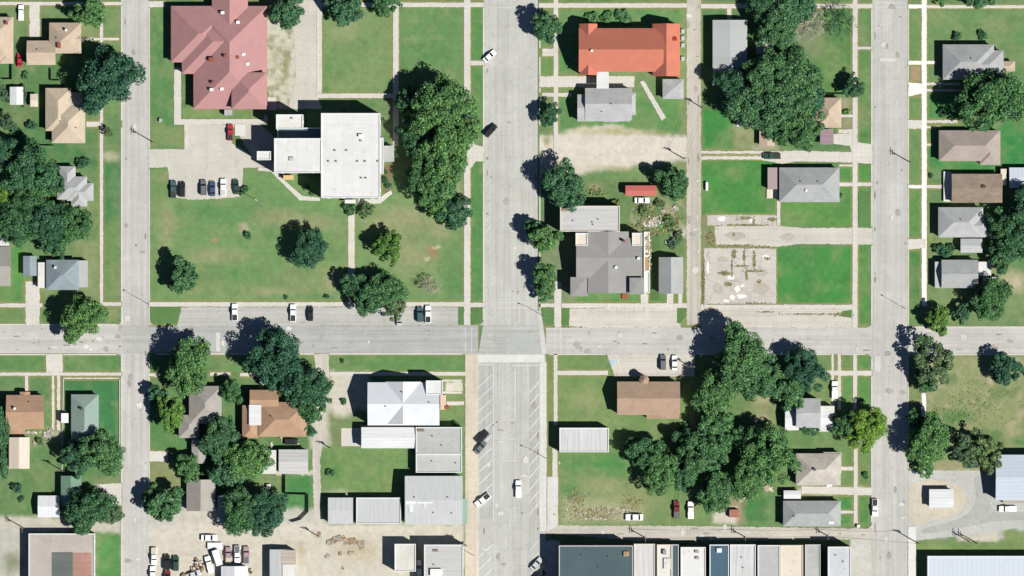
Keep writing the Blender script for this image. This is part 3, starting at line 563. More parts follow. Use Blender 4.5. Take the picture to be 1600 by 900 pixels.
class Bld:
    def __init__(s, name, label, wings, wall, cat="house", group=None, trim=None, openings=True):
        # a wing: (kind, x0, y0, x1, y1, eave height, roof material[, pitch])
        BNUM[0] += 1; s.rs = random.Random(BNUM[0]*13+5)
        s.w = []
        for i, q in enumerate(wings):
            k, x0, y0, x1, y1, e, rm = q[:7]; pt = q[7] if len(q) > 7 else 0.50
            s.w.append((k, X(x0), Y(y1), X(x1), Y(y0), e+i*0.025, rm, pt))
        s.cx = (min(a[1] for a in s.w)+max(a[3] for a in s.w))/2; s.cy = (min(a[2] for a in s.w)+max(a[4] for a in s.w))/2
        s.root = thing(name, label, cat, s.cx, s.cy, group)
        s.wall = wall; s.roofs = {}; wl_ = MB(); trimb = MB(); posts = []
        for i, (k, x0, y0, x1, y1, e, rm, pt) in enumerate(s.w):
            x0 -= s.cx; x1 -= s.cx; y0 -= s.cy; y1 -= s.cy; oh = 0.35 if k not in ('flat', 'slab') else 0.0
            rb = s.roofs.setdefault(rm.name+(str(i) if k in ('flat', 'slab', 'canopy') else ''), [rm, MB()])[1]; ins = oh+i*0.006
            a0, b0, a1, b1 = x0+ins, y0+ins, x1-ins, y1-ins; W, D = x1-x0, y1-y0; th = 0.18
            if k == 'flat':
                wl_.box(a0+.02, b0+.02, 0, a1-.02, b1-.02, e-.45); rb.box(a0+.16, b0+.16, e-.45, a1-.16, b1-.16, e-.32)
                pw = 0.3; z0, z1 = e-.449, e
                trimb.box(a0, b0, z0, a1, b0+pw, z1).box(a0, b1-pw, z0, a1, b1, z1).box(a0, b0+pw, z0, a0+pw, b1-pw, z1).box(a1-pw, b0+pw, z0, a1, b1-pw, z1)
            elif k in ('slab', 'canopy'):
                rb.box(x0, y0, e-.16, x1, y1, e)
                if k == 'slab': wl_.box(a0+.15, b0+.15, 0, a1-.15, b1-.15, e-.17)
                else: posts += [(a, b, e) for a in (x0+.25, x1-.25) for b in (y0+.25, y1-.25)]
            elif k == 'hip':
                r = min(W, D)/2; h = r*pt; m_ = (x0+x1)/2; n_ = (y0+y1)/2
                if W >= D: R = [(x0+r, n_), (x1-r, n_)]
                else: R = [(m_, y0+r), (m_, y1-r)]
                if abs(W-D) < 0.05: R = [(m_, n_)]
                vs = [(x0, y0, e-th), (x1, y0, e-th), (x1, y1, e-th), (x0, y1, e-th), (x0, y0, e), (x1, y0, e), (x1, y1, e), (x0, y1, e)]+[(a, b, e+h) for a, b in R]
                fs = [(3, 2, 1, 0), (0, 1, 5, 4), (1, 2, 6, 5), (2, 3, 7, 6), (3, 0, 4, 7)]
                if len(R) == 1: fs += [(4, 5, 8), (5, 6, 8), (6, 7, 8), (7, 4, 8)]
                elif W >= D: fs += [(4, 5, 9, 8), (5, 6, 9), (6, 7, 8, 9), (7, 4, 8)]
                else: fs += [(4, 5, 8), (5, 6, 9, 8), (6, 7, 9), (7, 4, 8, 9)]
                rb.add(vs, fs); wl_.box(a0, b0, 0, a1, b1, e-th-.002)
            else:                               # gable: 'gx' ridge east-west, 'gy' ridge north-south
                if k == 'gx': P = lambda u, v, z: (u, v, z); u0, u1, v0, v1, c0, c1, d0, d1 = x0, x1, y0, y1, a0, a1, b0, b1
                else: P = lambda u, v, z: (v, u, z); u0, u1, v0, v1, c0, c1, d0, d1 = y0, y1, x0, x1, b0, b1, a0, a1
                vm = (v0+v1)/2; h = (v1-v0)/2*pt; fl = (k == 'gy')
                pr = [(v0, e), (vm, e+h), (v1, e), (v1, e-th), (vm, e+h-th), (v0, e-th)]
                vs = [P(u0, v, z) for v, z in pr]+[P(u1, v, z) for v, z in pr]
                fs = [(0, 1, 4, 5), (1, 2, 3, 4), (6, 11, 10, 7), (7, 10, 9, 8)]+[(j, j+6, (j+1) % 6+6, (j+1) % 6) for j in range(6)]
                if not fl: fs = [f[::-1] for f in fs]
                rb.add(vs, [f[::-1] for f in fs])
                zb = e+(d0-v0)*pt-th-.003; zt = e+h-th-.003
                pw = [(d0, 0), (d1, 0), (d1, zb), (vm, zt), (d0, zb)]
                vs = [P(c0, v, z) for v, z in pw]+[P(c1, v, z) for v, z in pw]
                fs = [(0, 1, 2, 3, 4), (9, 8, 7, 6, 5)]+[(j, j+5, (j+1) % 5+5, (j+1) % 5) for j in range(5)]
                if fl: fs = [f[::-1] for f in fs]
                wl_.add(vs, fs)
        if wl_.v: wl_.build("wall", wall, s.root)
        s.roof_o = []
        for nm, (rm, rb) in s.roofs.items(): s.roof_o.append(rb.build("roof", rm, s.root))
        if trimb.v: trimb.build("parapet", trim or wall, s.root)
        for a, b, e in posts: MB().tube((a, b, 0), (a, b, e-.16), .06, .06).build("post", FRAMEW, s.root)
        if openings: s.open()
    def inside(s, x, y, skip):
        return any(j != skip and q[0] != 'canopy' and q[1]-.1 < x+s.cx < q[3]+.1 and q[2]-.1 < y+s.cy < q[4]+.1 for j, q in enumerate(s.w))
    def open(s):
        doors = 0
        for i, (k, x0, y0, x1, y1, e, rm, pt) in enumerate(s.w[:3]):
            if k == 'canopy' or min(x1-x0, y1-y0) < 3.2: continue
            oh = 0.35 if k not in ('flat', 'slab') else (0.02 if k == 'flat' else 0.15); ins = oh+i*0.006
            x0 += ins-s.cx; x1 -= ins+s.cx; y0 += ins-s.cy; y1 -= ins+s.cy
            for side, (ux, uy, vx, vy, rz) in enumerate(((x0, y0, x1, y0, math.pi), (x1, y0, x1, y1, -math.pi/2), (x1, y1, x0, y1, 0), (x0, y1, x0, y0, math.pi/2))):
                L = abs(vx-ux)+abs(vy-uy); n = max(1, min(5, int(L/4.2)))
                for j in range(n):
                    t = (j+.5)/n; px, py = ux+(vx-ux)*t, uy+(vy-uy)*t
                    if s.inside(px, py, i): continue
                    if doors < 2 and side in (1, 0) and j == n//2:
                        put(door_mesh(s.rs.choice('wrb')), "door", s.root, (px, py, 0.02), rz); doors += 1; continue
                    for fl_ in range(max(1, min(3, int(e/3.2)))):
                        put(win_mesh(1.1, 1.3), "window", s.root, (px, py, 0.95+fl_*3.1), rz)
    def z(s, x, y):
        best = 0
        for k, x0, y0, x1, y1, e, rm, pt in s.w:
            if not (x0 <= x <= x1 and y0 <= y <= y1): continue
            dx, dy = min(x-x0, x1-x), min(y-y0, y1-y)
            h = e + {'flat': -.32, 'slab': 0, 'canopy': 0, 'hip': min(dx, dy)*pt, 'gx': dy*pt, 'gy': dx*pt}[k]; best = max(best, h)
        return best
    def add(s, name, x, y, sx, sy, h, mat, label=None, sink=0.5, round_=False):
        px, py = X(x), Y(y); z = s.z(px, py); sx *= S; sy *= S; a, b = px-s.cx, py-s.cy; mb = MB()
        if round_: mb.tube((a, b, z-sink), (a, b, z+h), sx/2, sx/2, 10); mb.tube((a, b, z+h), (a, b, z+h+.08), sx/2*1.35, sx/2*1.2, 10)
        else:
            mb.box(a-sx/2, b-sy/2, z-sink, a+sx/2, b+sy/2, z+h); mb.box(a-sx/2-.07, b-sy/2-.07, z+h, a+sx/2+.07, b+sy/2+.07, z+h+.1)
            if sx*sy > 1.2: mb.tube((a, b, z+h+.1), (a, b, z+h+.22), min(sx, sy)*.3, min(sx, sy)*.3, 12)
        o = mb.build(name, mat, s.roof_o[0])
        if label: o["label"] = label
        return s
    def vents(s, pts, mat=None):
        for x, y in pts: s.add("vent", x, y, 1.6, 1.6, .35, mat or VENTM, round_=True)
        return s
VENTM = m_plain("vent_dark", (0.08, 0.07, 0.07, 1), .6); BRICK = m_plain("chimney_brick", col(160, 92, 72), .9); WH = m_plain("unit_white", (0.55, 0.55, 0.54, 1), .5)
STAINLESS = m_plain("unit_steel", (0.38, 0.39, 0.40, 1), .4, .3)
def wallm(n, c): return m_plain("wall_"+n, c, .85)
Wbeige, Wwhite, Wgrey, Wbrick, Wcream, Wblue = wallm("beige", col(205, 190, 165)), wallm("white", col(240, 238, 232)), wallm("grey", col(165, 165, 165)), wallm("brick", col(165, 105, 85)), wallm("cream", col(228, 215, 190)), wallm("blue", col(150, 165, 175))
Rbeige = m_shingle("roof_beige", col(205, 178, 148)); Rbeige2 = m_shingle("roof_beige_pale", col(208, 186, 155))
Rgrey = m_shingle("roof_grey", col(172, 174, 172)); Rgrey2 = m_shingle("roof_grey_pale", col(182, 183, 182)); Rblue = m_shingle("roof_bluegrey", col(140, 158, 165))
Rtaup = m_shingle("roof_taupe", col(178, 160, 148)); Rbrown = m_shingle("roof_brown", col(186, 150, 118)); Rbrn2 = m_shingle("roof_brown_worn", col(162, 138, 116), .2)
Rpink = m_shingle("roof_pinkred", col(190, 128, 125), .08); Rorng = m_shingle("roof_orangered", col(214, 108, 70), .09); Rchar = m_shingle("roof_church_grey", col(152, 149, 144), .07)
Rterr = m_shingle("roof_rust", col(192, 147, 108), .14); Rteal = m_shingle("roof_teal", col(140, 164, 152), .08); Rgreen = m_shingle("roof_green", col(110, 155, 125)); Rdust = m_shingle("roof_dusty", col(170, 162, 152), .12)
Rstone = m_shingle("roof_patchy", col(205, 194, 178), .22)
Mwx = m_metal("metal_white_x", col(222, 222, 222), 'x'); Mwy = m_metal("metal_white_y", col(222, 222, 224), 'y'); Mgy = m_metal("metal_grey_y", col(196, 197, 196), 'y', 1.0)
Mgx = m_metal("metal_grey_x", col(196, 194, 190), 'x', 1.3); Mbl = m_metal("metal_blue_x", col(190, 200, 212), 'x', 1.2, .04); Mred = m_metal("metal_red", col(208, 96, 84), 'y', .8)
Mblw = m_metal("metal_paleblue", col(200, 208, 220), 'y', 1.6, .03); Mtan = m_metal("metal_tan", col(226, 206, 186), 'y', 1.2); Mrust = m_metal("metal_rust", col(196, 180, 162), 'x', 1.0, .2)
Fwh = m_paved("flat_white", col(226, 224, 221), .05, None, (3.2, 14)); Fwh2 = m_paved("flat_offwhite", col(224, 221, 214), .07); Fgr = m_paved("flat_grey", col(190, 190, 187), .10, None, (6, 2.4)); Fcr = m_paved("flat_cream", col(226, 214, 196), .04)
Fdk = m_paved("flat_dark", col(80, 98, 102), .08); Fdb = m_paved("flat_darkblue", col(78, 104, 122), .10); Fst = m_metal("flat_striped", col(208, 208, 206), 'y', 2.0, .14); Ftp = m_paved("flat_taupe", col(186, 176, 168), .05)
TRw = m_plain("coping_white", col(240, 240, 240), .7); TRc = m_plain("coping_cream", col(230, 218, 200), .7); TRg = m_plain("coping_grey", col(205, 205, 203), .7)

# ---- north-west corner houses ----
Bld("house", "beige hipped house cut by the left edge, below the footpath at the top left", [('hip', -30, 27, 22, 96, 3.4, Rbeige), ('hip', 0, 60, 22, 100, 3.2, Rbeige)], Wbeige).add("chimney", 12, 37, 4, 4, .7, BRICK)
Bld("house", "beige L-shaped house with a low west wing beside the red car", [('hip', 78, 36, 128, 84, 4.0, Rbeige), ('gx', 43, 64, 88, 102, 3.6, Rbeige), ('gx', 118, 44, 128, 80, 3.0, Rbeige2)], Wbeige).add("chimney", 105, 48, 3, 3, 1.0, WH).add("chimney", 94, 72, 5, 8, .7, BRICK).vents([(90, 60), (60, 78)])
Bld("storage_shed", "small white metal garden shed west of the square tan house", [('gy', 16, 136, 37, 164, 2.2, Mwy, .25)], Wwhite, "shed", openings=False)
Bld("storage_shed", "tiny tan shed against the west side of the large tan house", [('gx', 48, 147, 60, 167, 2.0, Mtan, .3)], Wbeige, "shed", openings=False)
Bld("house", "large tan house with stepped hip roof south of the big round tree", [('hip', 72, 138, 112, 205, 3.4, Rbeige2), ('hip', 82, 165, 134, 224, 3.4, Rbeige2), ('gx', 105, 145, 132, 170, 3.0, Rbeige2, .3)], Wbeige).vents([(96, 190), (120, 200)])
Bld("house", "pale grey cross-shaped house poking out from under the left-hand trees", [('hip', 94, 260, 119, 312, 3.2, Rgrey2), ('hip', 90, 276, 137, 312, 3.4, Rgrey2), ('hip', 105, 286, 147, 314, 3.3, Rgrey2), ('hip', 112, 292, 137, 323, 3.2, Rgrey2)], Wgrey)
Bld("house", "grey house cut by the left edge below the trees", [('gx', -40, 385, 18, 447, 3.0, Rdust), ('slab', -10, 370, 15, 384, 2.6, Fwh2)], Wwhite)
Bld("house", "blue-grey hipped house with east porch and paved drive on its west side", [('hip', 73, 406, 124, 453, 3.6, Rblue), ('slab', 123, 407, 138, 449, 2.9, Fgr), ('slab', 60, 410, 72, 450, 2.8, Fwh2)], Wblue).add("chimney", 88, 418, 3, 3, .8, WH)
Bld("storage_shed", "narrow blue-grey shed at the head of the drive by the blue-grey house", [('gy', 37, 400, 58, 431, 2.6, Rblue, .3)], Wwhite, "shed", openings=False)
# ---- south-west houses ----
Bld("house", "brown gabled house on the left with a small north porch gable", [('gx', 11, 617, 70, 670, 3.4, Rterr), ('gy', 32, 612, 48, 645, 3.0, Rterr, .3), ('gx', 16, 662, 40, 678, 2.8, Rterr, .2)], Wbeige).add("chimney", 25, 638, 3, 3, 1.0, WH).vents([(47, 628)])
Bld("house", "pale teal hipped house inside the walled lawn beside the left street", [('hip', 112, 616, 155, 692, 3.2, Rteal)], Wwhite).add("chimney", 130, 639, 3, 3, .9, VENTM)
Bld("garage", "pale pink gabled garage on the grass west of the big corner tree", [('gy', 15, 683, 47, 732, 3.0, Mtan, .3)], Wcream, "garage", openings=False)
Bld("storage_shed", "green roofed shed under the tree north of the back lane", [('gy', 96, 743, 128, 790, 3.2, Rgreen, .4)], wallm("greenish", col(120, 150, 130)), "shed", openings=False)
Bld("storage_shed", "white and grey metal shed at the edge of the left back lane", [('gx', 60, 774, 94, 808, 2.8, Mwy, .25)], Wwhite, "shed", openings=False)
b = Bld("commercial_building", "large taupe flat-roofed building at bottom left with a dark and a red roof patch", [('flat', 46, 833, 149, 960, 4.6, Ftp)], Wwhite, "building", trim=TRw)
for (x0, y0, x1, y1, c, lb) in ((82, 862, 115, 950, (112, 118, 112), "worn dark grey roof patch"), (115.4, 863, 144, 950, (180, 138, 124), "dull red roof patch")):
    o = MB().box(X(x0)-b.cx, Y(y1)-b.cy, 4.0, X(x1)-b.cx, Y(y0)-b.cy, 4.32).build("roof_patch", m_paved("rp%d" % c[0], col(*c), .12, 'x'), b.roof_o[0]); o["label"] = lb
b = Bld("house", "taupe hipped house between the yellow-green tree and the round tree", [('hip', 296, 603, 347, 662, 3.4, Rdust), ('hip', 280, 648, 312, 684, 3.0, Rdust)], Wbeige)
Bld("garage", "small taupe outbuilding squeezed between two trees south of the taupe house", [('gy', 300, 686, 322, 724, 2.6, Rdust, .3)], Wbeige, "garage", openings=False)
Bld("house", "rust-brown house with a white metal patch on its roof", [('gx', 391, 609, 436, 640, 4.2, Rterr), ('hip', 379, 633, 404, 684, 3.6, Rterr), ('hip', 404, 628, 480, 682, 4.0, Rterr), ('slab', 390, 632, 409, 664, 5.4, Mwx)], Wbrick).vents([(425, 650)])
Bld("storage_shed", "white flat-roofed lean-to shed beside the striped metal garage", [('slab', 409, 703, 432, 740, 3.0, Fwh2)], Wwhite, "shed", openings=False)
Bld("garage", "striped pale metal garage just south of the parked black car", [('gx', 436, 702, 482, 740, 3.4, Mgx, .2)], Wwhite, "garage", openings=False)
Bld("garage", "two-tone tan gabled garage beside the heart-shaped tree", [('gy', 292, 749, 337, 798, 3.0, Rdust, .45)], Wbeige, "garage", openings=False)
Bld("storage_shed", "pale green shed half under the wide tree north of the gravel yard", [('gy', 340, 774, 370, 815, 3.0, m_shingle("roof_palegreen", col(170, 188, 180)), .2)], Wwhite, "shed", openings=False)
Bld("workshop", "small white gabled workshop at the bottom edge behind the scrap trucks", [('gy', 346, 884, 388, 940, 3.2, Mwy, .3)], Wwhite, "building", openings=False)
Bld("workshop", "grey metal workshop with a rusty east strip at the bottom edge", [('gy', 422, 858, 456, 940, 3.8, Mgy, .12), ('slab', 440, 859, 463, 881, 4.3, Mrust), ('slab', 442, 881, 461, 940, 4.5, Fwh2)], Wwhite, "building", openings=False)
# ---- courthouse block ----
b = Bld("community_building", "large pink-red building with many hips and valleys at the top of the lawn block", [
    ('hip', 268, 10, 362, 98, 4.0, Rpink), ('hip', 285, 16, 400, 116, 4.0, Rpink), ('hip', 303, 10, 418, 171, 4.0, Rpink), ('hip', 363, 114, 417.5, 171.5, 7.2, Rpink), ('gy', 332, -45, 388, 66, 4.2, Rpink)], Wbrick, "building")
for x, y, c in ((332, 95, BRICK), (382, 86, WH), (388, 101, WH), (373, 91, BRICK), (332, 141, WH), (348, 140, WH), (334, 130, BRICK), (373, 36, WH), (354, 89, BRICK), (349, 21, WH)): b.add("roof_unit", x, y, 5 if c is WH else 4, 4, .6, c)
b.add("chimney", 332, 94, 8, 6, 1.0, BRICK)
b = Bld("courthouse", "big white flat-roofed courthouse in T shape on the lawn beside the tall trees", [
    ('flat', 503, 178, 595, 310, 11.5, Fwh), ('flat', 430, 217, 504, 271, 11.5, Fwh), ('flat', 433, 180, 475, 203, 11.5, Fwh2), ('flat', 434, 200, 503.5, 218, 5.0, Fdb), ('flat', 403, 237, 425, 251, 10.5, Fwh2), ('flat', 594, 216, 600, 272, 10.4, Fwh2), ('slab', 600, 228, 616, 253, 3.4, Fgr)], Wwhite, "building", trim=TRw)  # low link roof is dark blue to paint in the shade lying there
for x, y in ((456, 248), (565, 221), (566, 279), (573, 279), (543, 236), (525, 236), (560, 253), (572, 253), (515, 253), (527, 253), (458, 186), (592, 253)): b.add("roof_vent", x, y, 2.4, 2.0, .4, m_plain("roof_unit_grey", (.22, .21, .20, 1), .7))
b.add("roof_unit", 565, 213, 7, 4, .8, WH); b.add("roof_hatch", 457, 249, 7, 6, .3, m_plain("hatch", (.35, .33, .31, 1), .7))
Bld("small_shelter", "low white entrance canopy over the south walk of the courthouse", [('canopy', 539, 312, 556, 318, 2.8, Fwh2)], Wwhite, "shelter")
Bld("utility_box", "tan service box against the south wall of the courthouse west arm", [('slab', 443, 274, 459, 281, 2.6, m_plain("box_tan", col(225, 190, 130), .7))], Wcream, "utility box", openings=False)
# ---- east of main street, north ----
b = Bld("church", "long orange-red roofed church with cross wings at both ends", [
    ('gx', 904, 45, 1036, 113, 6.0, Rorng, .68), ('gy', 905, 38, 933, 118, 5.5, Rorng, .72), ('gy', 1019, 38, 1062, 120, 5.4, Rorng, .68)], Wcream, "church")
b.add("chimney", 924, 81, 3, 3, .9, WH).add("chimney", 1054, 62, 6, 5, .8, m_plain("unit_redbrown", col(190, 50, 35), .8))
Bld("carport", "small white flat canopy bridging the church and the grey house", [('canopy', 932, 113, 951, 139, 5.0, Fwh)], Wwhite, "canopy")
Bld("house", "grey gabled house directly south of the orange-red church", [('gx', 914, 138, 987, 188, 4.2, Rgrey2, .45), ('gx', 902, 148, 985, 190, 3.8, Rgrey2, .4), ('hip', 960, 145, 993, 180, 3.6, Rgrey2), ('slab', 943, 187, 966, 191, 3.2, Rgrey2)], Wwhite).vents([(955, 163), (940, 175)])
Bld("garage", "square pale grey hipped garage at the corner by the alley, east of the grey house", [('hip', 1035, 124, 1068, 155, 3.2, Rgrey2, .35)], Wwhite, "garage", openings=False)
Bld("storage_shed", "narrow red metal-roofed shed beside the round tree", [('gx', 977, 290, 1026, 306, 3.0, Mred, .3)], Wwhite, "shed", openings=False)
b = Bld("commercial_building", "long pale grey flat-roofed hall just north of the dark grey church", [('flat', 875, 322, 968, 362, 7.5, Mgx)], Wcream, "building", trim=TRc); b.add("roof_unit", 882, 328, 7, 5, .3, m_plain("rusty_unit", col(180, 150, 125), .9)); b.vents([(895, 345), (925, 347), (934, 343), (926, 351)])
b = Bld("church", "broad dark grey church with white corner turrets facing the lower street", [
    ('gx', 900, 372, 1003, 434, 6.8, Rchar, .22), ('gy', 918, 362, 982, 458, 6.6, Rchar, .22), ('hip', 891, 433, 918, 463, 6.2, Rchar, .15), ('hip', 983, 434, 1006, 460, 8.4, Rchar, .1), ('flat', 899, 364, 918, 384, 7.6, Fcr), ('flat', 987, 364, 1003, 384, 7.6, Fcr)], Wwhite, "church", trim=TRw)
b.add("chimney", 962, 418, 3.5, 3.5, .8, WH).add("chimney", 997, 404, 3.5, 3.5, .8, WH).add("chimney", 975, 377, 3, 3, 2.2, BRICK)
b = Bld("garden_terrace", "narrow white-walled paved terrace along the east side of the dark church", [('flat', 1006, 362, 1015, 400, 1.0, Fcr), ('flat', 1006, 400, 1015, 424, .9, m_paved("terr", col(190, 150, 105), .1)), ('flat', 1006, 424, 1015, 458, 1.0, Fwh)], Wwhite, "terrace", trim=TRw, openings=False)
Bld("garage", "long two-tone grey gabled garage beside the alley east of the dark church", [('gy', 1029, 402, 1067, 459, 3.6, Rgrey, .5)], Wgrey, "garage", openings=False)
# ---- north-east block ----
Bld("garage", "long grey metal-roofed garage partly under the large tree clump", [('gy', 1113, 32, 1167, 134, 4.4, m_metal("metal_greyband", col(176, 180, 178), 'x', 12, .04), .12)], Wwhite, "garage")
Bld("storage_shed", "small tan shed hidden between the grey garage and the trees", [('slab', 1186, 59, 1209, 84, 2.8, Fcr), ('slab', 1181, 71, 1188, 85, 2.4, Fwh2)], Wcream, "shed", openings=False)
Bld("house", "tan hipped house at the south-east edge of the big tree clump", [('hip', 1274, 153, 1314, 200, 3.4, Rbeige), ('hip', 1268, 170, 1300, 196, 3.2, Rbeige)], Wbeige)
Bld("carport", "purple-roofed carport south of the tan hipped house", [('canopy', 1281, 202, 1302, 226, 2.6, m_metal("metal_purple", col(160, 130, 140), 'x', .8))], Wbeige, "carport")
Bld("storage_shed", "small tan shed with white door peeping out under the tree near the twin-track lane", [('gy', 1186, 203, 1210, 228, 2.4, Rbeige, .3)], Wwhite, "shed", openings=False)
Bld("storage_shed", "white edged shed mostly hidden under the tree beside the bright lawn", [('gx', 1151, 176, 1182, 198, 2.8, Mwx, .25)], Wwhite, "shed", openings=False)
b = Bld("house", "grey hipped ranch house on bright lawn above the cracked slab", [('hip', 1217, 262, 1311, 316, 3.4, Rgrey)], Wwhite); b.add("chimney", 1259, 298, 3, 3, .6, WH).vents([(1250, 284), (1277, 284)])
Bld("patio_cover", "mauve patio roof with cream base at the west end of the grey ranch house", [('slab', 1199, 262, 1214, 296, 3.0, m_plain("mauve", col(176, 156, 156), .8)), ('slab', 1198, 296, 1215, 310, .5, Fcr)], Wcream, "patio", openings=False)
# ---- right-hand column of houses ----
Bld("house", "grey hipped house in the top right just north of the big dome tree", [('hip', 1472, 70, 1552, 125, 3.8, Rgrey), ('hip', 1494, 79, 1567, 124, 3.6, Rgrey), ('hip', 1535, 96, 1585, 112, 2.8, Rbeige)], Wwhite).vents([(1516, 92)])
Bld("house", "taupe hipped house south of the big dome tree", [('hip', 1466, 204, 1562, 252, 3.6, Rtaup), ('hip', 1530, 204, 1562, 258, 3.5, Rtaup)], Wbrick)
b = Bld("house", "low brown worn roofed house with white porch frames either side", [('gx', 1486, 272, 1565, 317, 3.8, Rbrn2, .15), ('slab', 1474, 268, 1486, 315, 1.0, Fwh2), ('slab', 1563, 264, 1572, 290, 2.4, Fcr)], Wcream); b.add("chimney", 1536, 292, 5, 4, .5, m_plain("dark_unit", col(100, 75, 55), .8))
Bld("garage", "pale blue-white metal garage cut by the right edge, north of the large dark trees", [('gx', 1576, 262, 1620, 294, 3.2, Mblw, .2)], Wwhite, "garage", openings=False)
Bld("house", "light grey hipped house with stepped east wing on the right", [('hip', 1465, 324, 1535, 371, 3.8, Rgrey2), ('hip', 1490, 335, 1550, 371, 3.5, Rgrey2)], Wwhite).vents([(1500, 343)])
Bld("garage", "small striped grey garage touching the south side of the stepped light grey house", [('gx', 1500, 373, 1534, 395, 3.0, m_metal("metal_greystripe", col(184, 188, 186), 'x', 2.2), .25)], Wwhite, "garage", openings=False)
b = Bld("house", "grey house with a pale west porch strip and white east patio", [('gx', 1470, 406, 1527, 450, 3.8, Rgrey, .4), ('slab', 1460, 409, 1472, 450, 3.0, Fgr)], Wwhite)
Bld("patio_cover", "bright white patio roof at the east end of the grey house with porch strip", [('canopy', 1528, 409, 1548, 431, 2.6, Fwh)], Wwhite, "patio")
Bld("storage_shed", "pale shed half hidden by the tree south of the white patio roof", [('slab', 1535, 433, 1558, 446, 2.4, Mblw)], Wwhite, "shed", openings=False)
# ---- block south of the courthouse ----
b = Bld("church", "white-roofed church with crossing ridges beside the main street", [('gx', 575, 597, 687, 664, 7.0, m_shingle("roof_white", col(212, 214, 218), .05), .4), ('gy', 603, 596, 658, 662, 6.9, m_shingle("roof_white", col(212, 214, 218), .05), .48), ('flat', 666, 594, 692, 616, 8.8, Fwh)], Wwhite, "church", trim=TRw); b.vents([(629, 612), (671, 628), (603, 634)])
Bld("front_deck", "small salmon-coloured deck at the east front of the white-roofed church", [('slab', 688, 617, 697, 640, .6, m_plain("deck_salmon", col(225, 190, 170), .9))], Wbrick, "deck", openings=False)
Bld("commercial_building", "long low pale metal building behind the shops south of the white church", [('gx', 565, 667, 650, 700, 4.4, Mwx, .14)], Wwhite, "building")
b = Bld("shop_building", "flat grey shop on the main street immediately south of the white church", [('flat', 650, 667, 722, 708, 5.2, Fgr)], Wwhite, "shop", trim=TRw); b.vents([(676, 681), (690, 695)]).add("roof_unit", 658, 672, 10, 3, .4, m_plain("unit_rust", col(150, 130, 110), .8))
b = Bld("shop_building", "narrow flat grey shop between its two larger neighbours, with a rusty corner", [('flat', 650, 709, 722, 738, 3.9, m_paved('flat_grey_b', col(199, 199, 197), .1, None, (2.4, 6)))], Wwhite, "shop", trim=TRw); b.vents([(675, 720), (712, 723)])
b = Bld("shop_building", "biggest pale metal-roofed shop with white repair streaks, north of the gravel yard", [('gx', 633, 743, 723, 819, 5.6, Mgy, .12)], Wwhite, "shop", trim=TRw); b.vents([(648, 776), (700, 776), (706, 801), (677, 800)])
o = MB().box(X(634)-b.cx, Y(781.4)-b.cy, 5.4, X(722)-b.cx, Y(778.8)-b.cy, 5.9).build("ridge_cap", TRg, b.roof_o[0])
for (x0, y0, x1, y1) in ((634, 782, 650, 787), (640, 787, 646, 799), (651, 783, 676, 785.5), (663, 785.5, 665, 793)):
    zz = b.z(X((x0+x1)/2), Y((y0+y1)/2)); MB().box(X(x0)-b.cx, Y(y1)-b.cy, zz-.3, X(x1)-b.cx, Y(y0)-b.cy, zz+.12).build("roof_patch", TRw, b.roof_o[0])
Bld("shop_awning", "pale teal awning along the front of the biggest metal-roofed shop", [('canopy', 723, 779, 730, 818, 2.8, m_plain("awning_teal", col(150, 180, 165), .8))], Wwhite, "awning")
Bld("commercial_building", "pale ribbed metal building between the small shed and the biggest shop", [('flat', 557, 777, 627, 818, 4.2, Mgy)], Wwhite, "building", trim=TRw)
Bld("garage", "small grey metal garage at the corner of the back lane and the gravel yard", [('gx', 513, 777, 552, 818, 3.8, Mgy, .08)], Wwhite, "garage", openings=False)
b = Bld("commercial_building", "small stained white flat-roofed building at the bottom, west of a dark gap", [('flat', 617, 849, 650, 892, 6.0, m_paved("stained", col(222, 218, 208), .14)), ('slab', 640, 870, 649, 891, 4.0, Fwh2)], Wwhite, "building", trim=TRw)
b = Bld("shop_building", "pale corner shop at the bottom edge on the west side of the main street", [('flat', 663, 850, 724, 960, 7.0, Mgx)], Wwhite, "shop", trim=TRw); b.add("roof_unit", 681, 859, 7, 3, .3, m_plain("unit_rust", col(150, 130, 110), .8)); b.add("roof_unit", 682, 893, 18, 10, .9, WH); b.vents([(678, 881)])
# ---- block south-east of the crossing ----
b = Bld("hall", "brown gabled hall with a little domed porch on its north side", [('gx', 964, 596, 1062, 648, 4.6, Rbrown, .45), ('slab', 1010, 643, 1061, 654, 3.4, Rbrown)], Wcream, "building")
cup = MB(); a, c_ = X(1006)-b.cx, Y(593)-b.cy
cup.tube((a, c_, 0), (a, c_, 5.0), 1.5, 1.5, 8); cup.tube((a, c_, 5.0), (a, c_, 6.2), 1.75, .15, 8); cup.build("porch", Rbrown, b.root)
Bld("shop_building", "white and grey flat-roofed shop standing alone beside the main street", [('flat', 874, 668, 951, 706, 5.2, Fst)], Wcream, "shop", trim=TRw)
b = Bld("house", "white-roofed house with porches beside the yellow-green street tree", [('gx', 1243, 622, 1281, 668, 5.6, Rgrey2, .35), ('gx', 1226, 634, 1302, 672, 3.6, Mwx, .2), ('slab', 1278, 634, 1303, 674, 3.9, Fwh2)], Wwhite)
b = Bld("house", "old cream patchy-roofed hipped house near the right-hand street", [('hip', 1243, 708, 1313, 758, 3.8, Rstone), ('hip', 1286, 706, 1314, 740, 3.4, Rstone, .3)], Wcream); b.add("chimney", 1272, 733, 3, 3, .7, VENTM).vents([(1252, 736)]).add("roof_unit", 1295, 758, 8, 3, .3, WH)
Bld("garage", "small white garage between the patchy cream house and the grey hipped house", [('gx', 1224, 766, 1251, 779, 2.8, Mwx, .25)], Wwhite, "garage", openings=False)
